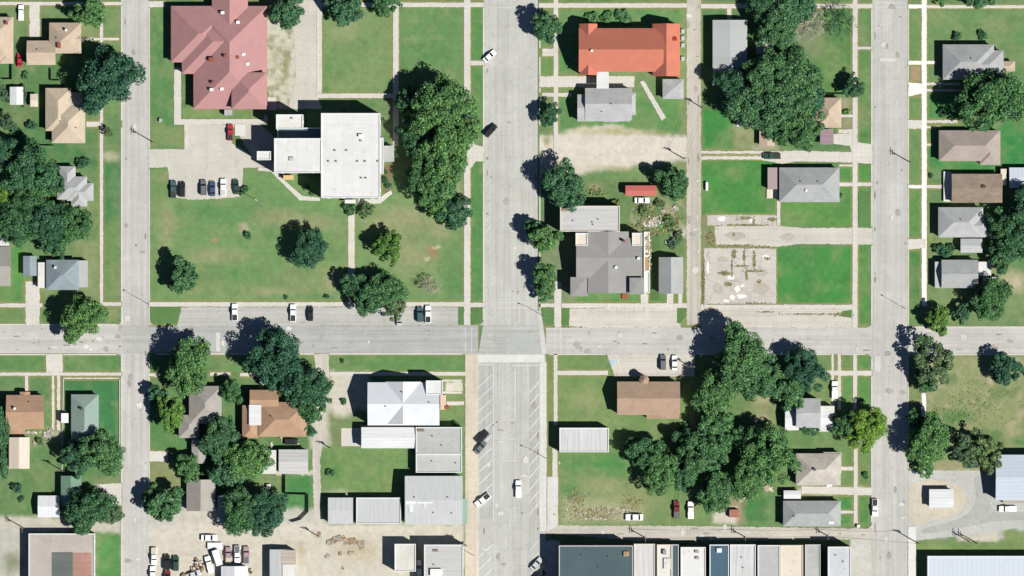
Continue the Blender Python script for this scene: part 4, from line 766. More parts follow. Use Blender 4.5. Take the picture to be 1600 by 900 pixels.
b = Bld("house", "grey hipped house beside the lower lane with a light patch on its roof", [('hip', 1223, 782, 1313, 822, 3.6, Rgrey, .5)], Wwhite); b.vents([(1240, 806)]).add("roof_unit", 1298, 816, 8, 3, .3, WH)
# ---- bottom row of shops ----
row = [(873, 851, 988, 9.0, Fdk, "dark slate flat-roofed corner shop, widest of the bottom row", TRg), (990, 849, 1023, 5.2, Fst, "pale streaked shop right beside the widest dark corner shop", TRc),
       (1026, 850, 1049, 5.0, Fwh2, "narrow white shop with roof units next to a dark roof strip", TRc), (1049.5, 850, 1060, 4.6, Fdk, "narrow dark strip building between the two white shops", TRg), (1063, 854, 1102, 5.4, Fwh, "clean white-roofed shop in the middle of the bottom row", TRw),
       (1108, 850, 1138, 6.2, Fdb, "dark blue-roofed shop in the bottom row", TRw), (1140, 850, 1180, 5.2, Fst, "white shop roof streaked lengthwise, east of the dark blue roof", TRw),
       (1183, 851, 1218, 5.6, Fgr, "plain grey-roofed shop west of the cream roof", TRw), (1218.5, 851, 1254, 5.2, Fcr, "warm cream-roofed shop in the bottom row", TRc),
       (1257, 850, 1281, 5.0, Fgr, "narrow grey-roofed shop west of the dark gap in the bottom row", TRg), (1292, 853, 1328, 8.0, m_paved("flat_pale", col(204, 206, 208), .04), "pale grey corner shop at the east end of the bottom row", TRw)]
for (x0, y0, x1, h, rm, lb, tr) in row:
    b = Bld("shop_building", lb, [('flat', x0, y0, x1, 960, h, rm)], Wcream if rm in (Fcr, Fst) else Wbrick, "shop", "bottom row of shops along the lane", trim=tr)
    if x0 == 873: b.add("roof_unit", 978, 864, 8, 7, .6, m_plain("rusty_unit", col(180, 150, 125), .9)); b.vents([(908, 866), (950, 868), (935, 885)])
    if x0 == 1026: b.add("roof_unit", 1038, 862, 5, 7, .9, m_plain("roof_unit_grey", (.22, .21, .20, 1), .7)); b.add("roof_unit", 1042, 880, 10, 16, .5, Fwh2)
    if x0 == 1063: b.add("roof_unit", 1088, 861, 5, 3.5, .5, m_plain("roof_unit_grey", (.22, .21, .20, 1), .7)); b.add("roof_unit", 1089, 871, 5, 3.5, .5, m_plain("roof_unit_grey", (.22, .21, .20, 1), .7))
    if x0 == 1108: b.add("roof_unit", 1123, 859, 7, 6, .6, WH)
    if x0 == 1140: b.vents([(1158, 870), (1160, 886)])
    if x0 == 1292: b.vents([(1304, 866), (1316, 876)])
# ---- bottom right ----
Bld("warehouse", "long pale blue-white flat-roofed warehouse at the bottom right", [('flat', 1448, 868, 1680, 980, 5.0, Mblw)], Wwhite, "warehouse", trim=TRw)
Bld("warehouse", "pale blue metal gabled warehouse cut by the right edge", [('gx', 1554, 710, 1680, 781, 5.6, Mbl, .2), ('slab', 1566, 781, 1680, 786, 3.2, Mrust)], Wblue, "warehouse")
Bld("kiosk", "small white metal-roofed kiosk on its own in the station forecourt", [('gx', 1451, 764, 1489, 793, 3.2, Mwx, .12)], Wwhite, "kiosk")
# off-frame neighbours that a step aside would show
for (x0, y0, x1, y1, rm, lb) in ((-120, 40, -60, 100, Rgrey, "grey hipped house beyond the left edge, upper"), (-130, 300, -70, 360, Rbrown, "brown hipped house beyond the left edge, middle"), (1660, 60, 1740, 120, Rtaup, "taupe hipped house beyond the right edge, upper"), (1680, 210, 1750, 270, Rgrey, "grey hipped house beyond the right edge, second from top"), (1660, 560, 1730, 610, Rbrown, "brown hipped house beyond the right edge, by the rough field"),
    (480, -140, 560, -90, Rgrey2, "pale grey hipped house beyond the top edge, above the square lawn"), (950, -150, 1040, -90, Rbeige, "beige hipped house beyond the top edge, above the orange-red church"), (1150, -140, 1230, -90, Rgrey, "grey hipped house beyond the top edge, above the grey garage"), (300, 990, 380, 1050, Rdust, "dusty hipped house beyond the bottom edge below the gravel yard")):
    Bld("house", lb, [('hip', x0, y0, x1, y1, 3.6, rm)], Wwhite, group="houses beyond the frame")
# ================= trees =================
L_MID = m_leaf("leaves_green", (0.006, 0.030, 0.018, 1), (0.085, 0.210, 0.090, 1))
L_DRK = m_leaf("leaves_dark", (0.005, 0.024, 0.018, 1), (0.056, 0.160, 0.078, 1))
L_YEL = m_leaf("leaves_yellowgreen", (0.022, 0.070, 0.016, 1), (0.13, 0.26, 0.055, 1))
L_OLV = m_leaf("leaves_olive", (0.018, 0.048, 0.026, 1), (0.095, 0.165, 0.080, 1))
L_GRY = m_leaf("twigs_grey", (0.12, 0.13, 0.11, 1), (0.30, 0.30, 0.27, 1))
BARK = m_plain("bark", (0.09, 0.07, 0.055, 1), .95, var=.3)
def crown_mesh(seed, nb, n, size, flat=0.0, loose=0.0, spread=1.0):
    rs = np.random.RandomState(seed)
    # uneven lobes: clump centres fill a lopsided ellipsoid
    th = rs.rand(nb)*2*np.pi; cz = rs.uniform(-0.55, 1, nb); rr = np.sqrt(np.clip(1-cz**2, 0, 1))
    lob = 1+0.17*np.sin(2*th+rs.rand()*6)+0.13*np.sin(3*th+rs.rand()*6)+0.09*np.sin(5*th+rs.rand()*6)
    rad = np.where(rs.rand(nb) < .8, rs.uniform(.56, .93, nb), rs.uniform(.2, .6, nb))*spread
    cc = np.stack([rr*np.cos(th)*lob*rad, rr*np.sin(th)*lob*rad, cz*rad*0.85], 1)
    cr = rs.uniform(.11, .27, nb)*(1-.3*loose)*(55/nb)**.12
    w = cr**2; ids = rs.choice(nb, n, p=w/w.sum())
    d = rs.randn(n, 3); d /= np.linalg.norm(d, axis=1)[:, None]; d[:, 2] = np.where(d[:, 2] < -.3, -d[:, 2], d[:, 2])
    p = cc[ids]+d*cr[ids][:, None]*rs.uniform(.72, 1.12, n)[:, None]
    nrm = d+rs.randn(n, 3)*0.55+np.array([0, 0, .25]); nrm /= np.linalg.norm(nrm, axis=1)[:, None]
    a = np.cross(nrm, rs.randn(n, 3)); a /= np.linalg.norm(a, axis=1)[:, None]; b_ = np.cross(nrm, a)
    s = size*rs.uniform(.6, 1.25, n)[:, None]; a = a*s; b_ = b_*s*rs.uniform(.6, 1, n)[:, None]
    v = np.stack([p-a, p-b_*.8, p+a, p+b_], 1).reshape(-1, 3)
    me = bpy.data.meshes.new("crown"); me.vertices.add(len(v)); me.vertices.foreach_set("co", v.ravel())
    me.loops.add(4*n); me.loops.foreach_set("vertex_index", np.arange(4*n, dtype=np.int32)); me.polygons.add(n)
    me.polygons.foreach_set("loop_start", np.arange(0, 4*n, 4, dtype=np.int32)); me.update(calc_edges=True); me.materials.append(L_MID); return me
def trunk_mesh(seed, limbs=7):
    r = random.Random(seed); mb = MB(); mb.tube((0, 0, 0), (0, 0, .48), .05, .035, 8)
    for k in range(limbs):
        a = k*2*math.pi/limbs+r.uniform(-.3, .3); z = r.uniform(.3, .5); e = (math.cos(a)*r.uniform(.35, .6), math.sin(a)*r.uniform(.35, .6), z+r.uniform(.12, .36))
        mid = (e[0]*.5, e[1]*.5, z+(e[2]-z)*.62); mb.tube((0, 0, z-.04), mid, .024, .016, 6); mb.tube(mid, e, .016, .006, 5)
    o = mb.build("trunk", BARK); me = o.data; bpy.data.objects.remove(o); return me
BIG = [crown_mesh(s, 150, 18000, .038) for s in (1, 2, 3, 4)]
MIDC = [crown_mesh(s, 85, 8500, .056) for s in (11, 12, 13, 14)]
SML = [crown_mesh(s, 40, 3200, .085) for s in (21, 22, 23)]
LOOSE = [crown_mesh(s, 60, 4200, .055, loose=.6) for s in (31, 32, 33)]
BARE = [crown_mesh(s, 50, 1500, .030, loose=.9) for s in (41, 42)]
TRK = [trunk_mesh(s) for s in (1, 2, 3)]
def twig_mesh(seed):
    r = random.Random(seed); mb = MB(); mb.tube((0, 0, 0), (0, 0, .4), .045, .03, 7)
    def grow(p, d, L, rad, dep):
        e = tuple(p[i]+d[i]*L for i in range(3)); mb.tube(p, e, rad, rad*.6, 4)
        if dep:
            for _ in range(3):
                q = Vector(d)+Vector((r.uniform(-.7, .7), r.uniform(-.7, .7), r.uniform(-.3, .45))); q.normalize(); grow(e, tuple(q), L*.68, rad*.6, dep-1)
    for k in range(8):
        a = k*math.pi/4+r.uniform(-.3, .3); q = Vector((math.cos(a), math.sin(a), r.uniform(.2, .9))).normalized(); grow((0, 0, r.uniform(.3, .4)), tuple(q), .36, .020, 3)
    o = mb.build("trunk", BARK); me = o.data; bpy.data.objects.remove(o); return me
TWIG = [twig_mesh(5), twig_mesh(6)]
NT = [0]
MT = {'b': L_MID, 'd': L_DRK, 'y': L_YEL, 'o': L_OLV, 'g': L_GRY, 'h': m_leaf('leaves_halfyellow', (0.010, 0.040, 0.014, 1), (0.10, 0.22, 0.05, 1))}
def crownobj(me, name, parent, mat, loc, scl, rz):
    c = bpy.data.objects.new(name, me); COL.objects.link(c); c.parent = parent
    c.location = loc; c.scale = scl; c.rotation_euler = (0, 0, rz)
    c.material_slots[0].link = 'OBJECT'; c.material_slots[0].material = mat; return c
GRP = ""
def tree(x, y, r, kind, label, ry=None, hf=1.0):
    NT[0] += 1; R = random.Random(NT[0]); rw = r*S*1.05; ryw = (ry or r)*S*1.05
    m = (rw+ryw)/2; rz = R.uniform(0, 6.28) if not ry else R.choice((0, math.pi))
    hf = 1+(hf-1)*.6; ht = (m*.66+1.5)*hf if m > 3 else (m*.85+.7)*hf               # crown centre height
    cx, cy = X(x), Y(y); nm = "bare_tree" if kind in "gk" else "leafy_tree"
    t = thing(nm, label, "tree", cx, cy, GRP, rz=0)
    rzv = m*.74
    if kind in 'gk':
        tk = put(TWIG[NT[0] % 2], "trunk", t, (0, 0, 0), rz); tk.scale = (rw, rw, rw*1.25); tk.material_slots[0].link = 'OBJECT'; tk.material_slots[0].material = (m_plain("bark_grey", (0.24, 0.22, 0.20, 1), .95, var=.2) if kind == "g" else m_plain("bark_dark", (0.03, 0.035, 0.03, 1), .95))
        crownobj(BARE[NT[0] % 2], "crown", t, L_GRY if kind == "g" else L_DRK, (0, 0, rw*.75), (rw, ryw, rw*.5), rz); return t
    lib = BIG if m > 6.6 else (MIDC if m > 3.8 else SML)
    if kind == 'o': lib = LOOSE
    crownobj(lib[NT[0] % len(lib)], "crown", t, MT[kind], (0, 0, ht), (rw, ryw, rzv), rz)
    tk = put(TRK[NT[0] % 3], "trunk", t, (0, 0, 0), rz); tk.scale = (m*.9, m*.9, ht*1.45)
    return t
def shrub(x, y, r, label, mat=None, ry=None, h=None):
    NT[0] += 1; rw = r*S; m = (rw+(ry or r)*S)/2
    o = bpy.data.objects.new("shrub", SML[NT[0] % 3] if r > 4 else LOOSE[0]); COL.objects.link(o)
    o.scale = (rw*1.1, (ry or r)*S*1.1, h or m*.8); o.location = (X(x), Y(y), (h or m*.8)*.55); o.rotation_euler = (0, 0, 0 if ry else NT[0]*1.7)
    o.material_slots[0].link = 'OBJECT'; o.material_slots[0].material = mat or L_MID
    tag(o, label, "shrub", GRP); return o

GRP = "trees and shrubs of the north-west houses"
tree(142, 20, 25, 'b', "bright green leafy tree at the top left, north of the beige L-shaped house", hf=1.25)
tree(173, 125, 46, 'd', "huge round dark green tree overhanging the left street beside the beige houses")
tree(45, 265, 42, 'd', "broad tree west of the pale grey cross-shaped house"); tree(5, 240, 30, 'd', "dark tree at the left edge, north of the broad tree by the cross-shaped house")
tree(8, 305, 22, 'y', "bright yellow-green tree at the left edge between dark crowns"); tree(75, 350, 34, 'd', "dark tree just below the cross-shaped house, left of its twin")
tree(113, 352, 30, 'd', "dark tree reaching towards the footpath south-east of the cross-shaped house"); tree(28, 352, 34, 'd', "wide dark tree above the grey house on the left edge"); tree(85, 382, 20, 'd', "small dark tree right against the blue-grey house's north side")
tree(2, 145, 13, 'o', "loose green tree at the left edge by the white garden shed"); tree(12, 190, 14, 'o', "thin tree on the lawn left of the large tan house"); shrub(50, 196, 8, "dark round shrub on the lawn west of the large tan house", L_DRK); shrub(25, 205, 8, "small dark shrub below the thin lawn tree at left", L_DRK)
shrub(128, 255, 9, "dark round shrub beside the north-east corner of the cross-shaped house", L_DRK); tree(170, 207, 8, 'o', "tiny sapling on the verge beside the left street"); shrub(40, 118, 6, "small shrub beside the red car's lawn", L_MID); shrub(8, 80, 9, "leafy shrub at the left edge below the cut beige house", L_MID, ry=16)
shrub(36, 150, 6, "shrub between the white and the tiny tan shed", L_OLV, ry=14)
tree(50, 305, 32, 'd', "dark tree filling the middle of the left-hand clump, west of the cross-shaped house"); tree(22, 262, 26, 'd', "dark tree between the left edge and the broad tree by the cross-shaped house"); tree(92, 290, 16, 'd', "dark crown touching the west wall of the cross-shaped house")
tree(132, 497, 33, 'b', "round green tree on the street corner, south of the blue-grey house", hf=1.15)
GRP = "trees of the south-west houses"
tree(-8, 690, 26, 'd', "dark tree cut by the left edge west of the pink garage", ry=52); tree(160, 706, 34, 'b', "big bushy tree south of the walled lawn beside the left street", hf=1.1); tree(122, 712, 26, 'd', "dark tree over the south end of the teal house")
tree(142, 795, 38, 'd', "wide dark tree at the mouth of the left back lane", ry=30); tree(172, 803, 18, 'o', "loose grey-green tree at the east end of the wide dark corner tree")
shrub(26, 762, 8, "round shrub on the lawn south of the pink garage", L_DRK); shrub(33, 780, 4.5, "tiny shrub below the round lawn shrub by the pink garage", L_DRK); shrub(62, 690, 6, "low shrub by the track beside the pink garage", L_OLV); shrub(0, 650, 14, "hedge clump at the left edge below the brown house", L_DRK, ry=18)
tree(296, 572, 36, 'b', "big green tree on the corner, immediately south of the grey street", hf=1.15, ry=42); tree(268, 645, 21, 'y', "yellow-green tree west of the taupe house", ry=28, hf=1.4); tree(247, 618, 16, 'd', "dark tree at the street edge beside the yellow-green tree")
tree(432, 562, 44, 'd', "big tree north of the rust-brown house by the grey street"); tree(482, 608, 34, 'd', "large tree between the rust-brown house and the pale back lane"); tree(488, 636, 24, 'd', "smaller tree at the lane edge right below the large lane tree"); tree(362, 612, 18, 'd', "compact round tree between the taupe and the rust-brown houses")
tree(482, 673, 12, 'd', "small dark tree at the east end of the rust-brown house"); tree(345, 682, 30, 'b', "leafy tree over the south side of the taupe house"); tree(385, 715, 34, 'b', "large tree west of the striped metal garage"); tree(330, 695, 16, 'd', "small dark tree between the taupe house and its outbuilding"); tree(355, 735, 26, 'b', "tree in the middle of the clump north of the pale green shed")
tree(295, 730, 20, 'b', "round tree north of the two-tone tan garage"); tree(337, 752, 8, 'b', "tiny tree at the north-east corner of the two-tone tan garage"); tree(258, 787, 28, 'b', "western half of the heart-shaped crown by the left street"); tree(240, 775, 18, 'b', "small tree at the street edge beside the heart-shaped crown"); 
tree(378, 797, 33, 'd', "western crown of the wide dark clump north of the gravel yard"); tree(420, 800, 32, 'd', "eastern crown of the wide dark clump north of the gravel yard"); shrub(440, 788, 9, "small shrub inside the fenced lawn", L_MID)
GRP = "trees of the courthouse block"
tree(451, 18, 25, 'b', "round green tree by the pink-red building's north-east corner", hf=1.1); tree(537, 12, 28, 'b', "left one of the two trees at the top of the square lawn"); tree(602, 8, 20, 'b', "right one of the two trees at the top of the square lawn")
tree(692, 165, 44, 'b', "northernmost big tree east of the courthouse", hf=1.3); tree(654, 215, 30, 'd', "tree over the walk right beside the courthouse east front"); tree(700, 228, 44, 'b', "big tree in the middle of the line east of the courthouse", hf=1.2); tree(688, 285, 36, 'b', "big tree south of the middle of the line east of the courthouse", hf=1.15)
tree(660, 272, 30, 'd', "dark tree close to the courthouse's south-east corner"); tree(712, 330, 26, 'd', "southernmost small tree of the line east of the courthouse"); tree(738, 190, 13, 'o', "loose small tree overhanging the footpath by the main street"); tree(640, 158, 22, 'd', "dark tree at the north-west end of the line east of the courthouse")
tree(690, 325, 22, 'b', "low green tree beside the southernmost tree of the courthouse line"); tree(675, 245, 26, 'b', "tree filling the middle of the line beside the courthouse")
tree(484, 388, 29, 'd', "lone dark egg-shaped tree on the lawn south of the courthouse", hf=.85); tree(606, 385, 24, 'h', "lone tree with yellow-green side on the lawn east of the path", hf=.95); tree(287, 431, 25, 'b', "green tree at the south-west corner of the courthouse lawn", hf=1.05)
tree(618, 478, 18, 'o', "open olive tree beside the parking bays at the foot of the lawn", hf=1.1, ry=20); tree(578, 462, 28, 'd', "dark tree at the end of the straight lawn path"); tree(556, 446, 22, 'd', "small dark crown on the north-west of the lawn path's end tree"); tree(602, 456, 30, 'b', "green crown between the olive tree and the lawn path")
tree(672, 446, 17, 'g', "faint grey sparse young tree on the courthouse lawn"); shrub(548, 323, 11, "dark shrub left of the courthouse south entrance", L_DRK); shrub(572, 328, 12, "loose shrub right of the courthouse south entrance", L_OLV)
for i, (x, y, r) in enumerate(((602, 282, 5), (607, 290, 5), (601, 268, 4), (398, 318, 0))):
    if r: shrub(x, y, r, ["middle shrub in the red soil bed by the courthouse east wall", "lowest shrub in the red soil bed by the courthouse east wall", "top shrub in the red soil bed by the courthouse east wall"][i], L_DRK)
shrub(380, 298, 7, "dark shrub at the east end of the courthouse parking bays", L_DRK); shrub(387, 368, 6, "small weed clump beside the bare spot on the lawn", L_MID); shrub(447, 464, 3.5, "tiny shrub near the lower lawn edge above the parked white car", L_DRK); shrub(510, 463, 4, "tiny dark shrub near the lower lawn edge above the black car", L_DRK)
shrub(478, 292, 5, "shrub in the angle of the courthouse south-west walk", L_MID); shrub(488, 302, 4, "low shrub below the one in the courthouse walk's angle", L_MID)
GRP = "trees along the east side of main street"
tree(852, 42, 23, 'b', "street tree west of the orange-red church", hf=1.5); tree(858, 180, 17, 'd', "round street tree west of the grey gabled house", hf=1.3); tree(883, 290, 34, 'b', "large tree north-west of the long grey hall", hf=1.15)
tree(850, 372, 23, 'b', "street tree beside the dark grey church's north part", hf=1.7); tree(836, 360, 16, 'b', "smaller crown leaning over the road by the dark grey church", hf=1.5); tree(852, 432, 20, 'b', "street tree beside the dark grey church's south part", hf=1.7); tree(850, 458, 13, 'b', "small street tree at the corner by the crossing", hf=1.5)
tree(1051, 285, 25, 'd', "dense dark tree beside the red shed and the alley", hf=.95)
for x, y, r, lb in ((925, 27, 9, "shrub in the row north of the orange-red church, near its west end"), (948, 28, 9, "middle shrub in the row north of the orange-red church"), (975, 27, 12, "widest shrub in the row north of the orange-red church"), (1047, 348, 10, "shrub beside the alley below the dense dark tree"), (1030, 318, 7, "low shrub just south of the red shed's east end"), (1005, 328, 8, "shrub in the weedy yard south of the red shed"), (1052, 380, 9, "shrub by the scrap behind the long two-tone garage"), (1060, 368, 7, "smaller shrub by the alley north of the two-tone garage"), (960, 318, 8, "shrub at the north edge of the long grey hall")):
    shrub(x, y, r, lb, L_OLV if y > 300 else L_MID, h=1.2)
GRP = "trees of the north-east block"
tree(1192, 8, 30, 'd', "dark tree at the top edge above the small tan shed"); tree(1212, 38, 36, 'b', "tree north of the big clump beside the bare grey tree", hf=1.2); tree(1250, 8, 26, 'b', "top-edge tree right of the path above the bare grey tree")
tree(1262, 40, 28, 'g', "pale grey bare tree north of the big clump"); tree(1316, 36, 26, 'k', "dark spidery half-bare tree above the footpath"); tree(1333, 136, 17, 'd', "small dark tree straddling the footpath north-east of the tan house")
tree(1148, 140, 30, 'd', "westernmost tree of the big clump, over the grey garage", hf=1.25); tree(1195, 122, 40, 'b', "tree at the north centre of the big clump", hf=1.25); tree(1242, 118, 40, 'b', "tree at the north-east of the big clump"); tree(1172, 165, 38, 'b', "tree at the south-west of the big clump"); tree(1225, 160, 42, 'b', "tree in the very middle of the big clump", hf=1.15)
tree(1250, 200, 34, 'b', "southern tree of the big clump above the lane car"); tree(1212, 200, 24, 'd', "small dark tree at the south edge of the big clump"); tree(1262, 155, 26, 'd', "tree at the east edge of the big clump beside the tan house"); shrub(1322, 175, 5, "tiny shrub beside the tan hipped house's east walk", L_MID)
shrub(1313, 305, 4, "small shrub at the east end of the grey ranch house", L_DRK); 
GRP = "trees of the right-hand block"
tree(1544, 157, 50, 'd', "giant dome-shaped dark tree between the grey and the taupe hipped houses", hf=.85); tree(1592, 160, 28, 'b', "tree at the right edge against the giant dome tree"); tree(1525, -8, 24, 'b', "tree at the top edge above the footpath, far right"); tree(1470, -6, 14, 'b', "small tree at the top edge by the white footpath")
tree(1592, 368, 36, 'd', "large dark tree at the right edge below the blue-white garage"); tree(1610, 325, 34, 'd', "dark tree cut by the right edge beside the blue-white garage"); tree(1565, 398, 24, 'd', "dark tree west of the large right-edge trees near the white patio roof"); tree(1570, 360, 30, 'd', "dark tree east of the stepped light grey house")
tree(1546, 467, 31, 'd', "spreading tree south of the white patio roof"); tree(1503, 490, 14, 'd', "little dark tree west of the spreading tree"); tree(1465, 500, 20, 'y', "light green street tree at the upper right crossing", hf=1.3); tree(1457, 565, 34, 'o', "tall open grey-green tree south-east of the right-hand crossing", hf=1.25); tree(1445, 595, 18, 'd', "dark crown under the open grey-green tree")
tree(1571, 577, 25, 'd', "lone dark drop-shaped tree on the rough field"); tree(1448, 688, 34, 'b', "leafy tree beside the right-hand street north of the kiosk", hf=1.2); tree(1512, 700, 27, 'o', "olive tree north-east of the kiosk lot"); tree(1545, 706, 26, 'o', "loose olive tree touching the blue warehouse"); tree(1432, 655, 16, 'd', "small dark tree beside the white footpath at the field edge"); tree(1445, 725, 16, 'b', "low green tree at the corner of the kiosk lot")
shrub(1472, 175, 7, "shrub on the verge beside the giant dome tree", L_DRK); shrub(1495, 57, 7, "dark shrub on the north-west of the top right grey house", L_DRK); shrub(1535, 55, 7, "dark shrub north of the top right grey house's middle", L_DRK); shrub(1455, 274, 4, "tiny shrub left of the worn brown house", L_DRK)
for x, y in ((1468, 389), (1482, 392), (1476, 396)): shrub(x, y, 9, {1468: "left", 1482: "right", 1476: "lower middle"}[x]+" hedge bush in the row above the grey house with porch strip", L_DRK)
GRP = "trees of the block south-east of the crossing"
tree(1155, 562, 44, 'b', "big tree on the north side of the central grove, over the street", hf=1.35); tree(1185, 590, 34, 'b', "tree at the north-east of the central grove"); tree(1118, 612, 34, 'b', "tree at the north-west of the central grove beside the power line"); tree(1118, 655, 28, 'b', "tree on the grove's narrow waist")
tree(1120, 690, 26, 'd', "small dark tree below the grove's waist"); tree(1255, 578, 32, 'd', "dark tree near the street north of the white-roofed porch house"); tree(1232, 608, 28, 'b', "tree north-west of the white-roofed porch house")
tree(1033, 738, 30, 'b', "tree on the west of the lower grove"); tree(1005, 705, 27, 'd', "dark star-shaped tree at the grove's west tip"); tree(1096, 708, 33, 'b', "tree in the middle of the lower grove", hf=1.1); tree(1118, 768, 30, 'b', "tree at the south of the lower grove above the white truck"); tree(1066, 740, 24, 'd', "dark tree above the maroon car"); tree(1075, 690, 22, 'd', "dark tree joining the lower grove to its west tip")
tree(1200, 708, 42, 'b', "large round tree west of the patchy cream house"); tree(1168, 750, 30, 'b', "tree south-west of the large round tree near the rubble"); tree(1165, 690, 24, 'd', "dark tree west of the large round tree")
tree(1263, 668, 14, 'd', "small dark tree against the south wall of the white-roofed porch house"); tree(1352, 668, 31, 'y', "yellow-green street tree beside the right-hand street", hf=1.2); tree(1328, 662, 25, 'd', "dark crown added for the shaded west half of the yellow-green street tree"); shrub(1352, 742, 5, "small dark shrub on the verge below the yellow-green street tree", L_DRK)  # second dark crown added to give the yellow-green street tree its shaded west half
shrub(1062, 675, 14, "leafy bush by the power line south of the brown hall", L_MID); shrub(700, 588, 0.1, "", L_MID) if False else None
GRP = "shrubs of the block south of the courthouse"
shrub(516, 738, 6, "small shrub on the west side of the shop lawn", L_DRK); shrub(535, 563, 3.5, "tiny shrub on the strip lawn north of the white church", L_DRK); shrub(712, 663, 6, "shrub at the south-east corner of the white-roofed church", L_DRK); shrub(537, 627, 5, "shrub west of the white church on the pale yard", L_DRK)

# ================= vehicles =================
GLS = m_plain("car_glass", (0.012, 0.016, 0.02, 1), .08, 0, .6); TYRE = m_plain("tyre", (0.02, 0.02, 0.02, 1), .9); LAMPW = m_plain("lamp_clear", (0.6, 0.6, 0.58, 1), .2); LAMPR = m_plain("lamp_red", (0.35, 0.02, 0.02, 1), .3); RIM = m_plain("rim", (0.35, 0.35, 0.36, 1), .3, .6)
BLK = m_plain("bed_liner", (0.03, 0.03, 0.03, 1), .9); CHR = m_plain("bumper", (0.30, 0.30, 0.31, 1), .4, .5)
CP = {k: m_plain("paint_"+k, v, .3, 0, .5, .01) for k, v in dict(white=(.72, .72, .70, 1), black=(.015, .016, .018, 1), grey=(.10, .11, .12, 1), silver=(.36, .37, .38, 1), blue=(.03, .06, .13, 1), red=(.33, .02, .03, 1), maroon=(.13, .025, .03, 1), teal=(.04, .08, .09, 1), mauve=(.28, .20, .22, 1), tan=(.42, .36, .28, 1), darkgreen=(.02, .05, .04, 1)).items()}
def loft(rings):
    mb = MB(); n = len(rings[0]); vs = [p for r in rings for p in r]; fs = []
    for i in range(len(rings)-1):
        for j in range(n): fs.append((i*n+j, i*n+(j+1) % n, (i+1)*n+(j+1) % n, (i+1)*n+j))
    fs += [tuple(range(n-1, -1, -1)), tuple(range((len(rings)-1)*n, len(rings)*n))]; mb.add(vs, fs); return mb
def ring(x, w, zt, zb, rd=.12): return [(x, -w*.92, zb), (x, -w, zb+.15), (x, -w, zt-rd*1.6), (x, -w*.93, zt-rd*.3), (x, -w*.72, zt), (x, w*.72, zt), (x, w*.93, zt-rd*.3), (x, w, zt-rd*1.6), (x, w, zb+.15), (x, w*.92, zb)]
KIND = {  # length, half width, body stations (x, w, z top), glasshouse (base x0, x1, top x0, x1, base z, top z), extras
 'sedan': (4.8, [(-2.4, .78, .80), (-2.32, .88, .95), (-1.3, .93, 1.0), (.9, .93, .99), (1.9, .90, .88), (2.32, .82, .76), (2.4, .72, .66)], (-1.75, 1.15, -1.05, .35, .96, 1.42)),
 'suv': (4.9, [(-2.45, .84, 1.0), (-2.38, .93, 1.12), (-1.3, .96, 1.16), (.9, .96, 1.14), (1.9, .94, 1.04), (2.35, .88, .94), (2.45, .78, .8)], (-2.38, 1.2, -2.1, .45, 1.12, 1.75)),
 'pickup': (5.6, [(-2.8, .93, 1.05), (-2.72, .96, 1.10), (-.6, .97, 1.12), (.7, .97, 1.14), (2.2, .95, 1.05), (2.7, .90, .95), (2.8, .80, .85)], (-.55, 1.35, -.35, .75, 1.1, 1.72)),
}
PARTS = {}
for k, (L, stn, gh) in KIND.items():
    d_ = {}
    b_ = loft([ring(x, w, z, .32) for x, w, z in stn])
    d_['body'] = b_; x0, x1, t0, t1, zb, zt = gh; w0, w1 = stn[3][1]*.93, stn[3][1]*.76
    g = MB(); g.add([(x0, -w0, zb-.05), (x1, -w0, zb-.05), (x1, w0, zb-.05), (x0, w0, zb-.05), (t0, -w1, zt), (t1, -w1, zt), (t1, w1, zt), (t0, w1, zt)], [(3, 2, 1, 0), (4, 5, 6, 7), (0, 1, 5, 4), (1, 2, 6, 5), (2, 3, 7, 6), (3, 0, 4, 7)]); d_['windows'] = g
    r = MB(); r.box(t0-.06, -w1-.02, zt-.03, t1+.06, w1+.02, zt+.045); 
    for sgn in (-1, 1):                                   # pillars run down from the roof
        for (a0, b0) in ((x0, t0), (x1, t1), ((x0+x1)/2, (t0+t1)/2)): r.tube((a0, sgn*w0, zb-.02), (b0, sgn*w1, zt), .045, .045, 5)
    d_['roof'] = r
    if k == 'pickup': bd = MB(); bd.box(-2.66, -.78, 1.06, -.72, .78, 1.135); d_['bed'] = bd
    bm_ = MB(); bm_.box(L/2-.02, -.75, .42, L/2+.08, .75, .62); d_['bumper'] = bm_
    wh = MB(); wh.tube((0, -.11, 0), (0, .11, 0), .34, .34, 14); wh.tube((0, -.118, 0), (0, .118, 0), .19, .19, 10, 1); d_['wheel'] = wh
    hl = MB(); hl.box(-.06, -.16, -.07, .06, .16, .07); d_['headlight'] = hl
    PARTS[k] = {}
    for nm, mb in d_.items():
        o = mb.build(nm, {'wheel': [TYRE, RIM], 'windows': GLS, 'bed': BLK, 'bumper': CHR, 'headlight': LAMPW}.get(nm, CP['white'])); PARTS[k][nm] = o.data; bpy.data.objects.remove(o)
    hl = MB().box(-.06, -.16, -.07, .06, .16, .07).build("tail_light", LAMPR); PARTS[k]['tail_light'] = hl.data; bpy.data.objects.remove(hl)
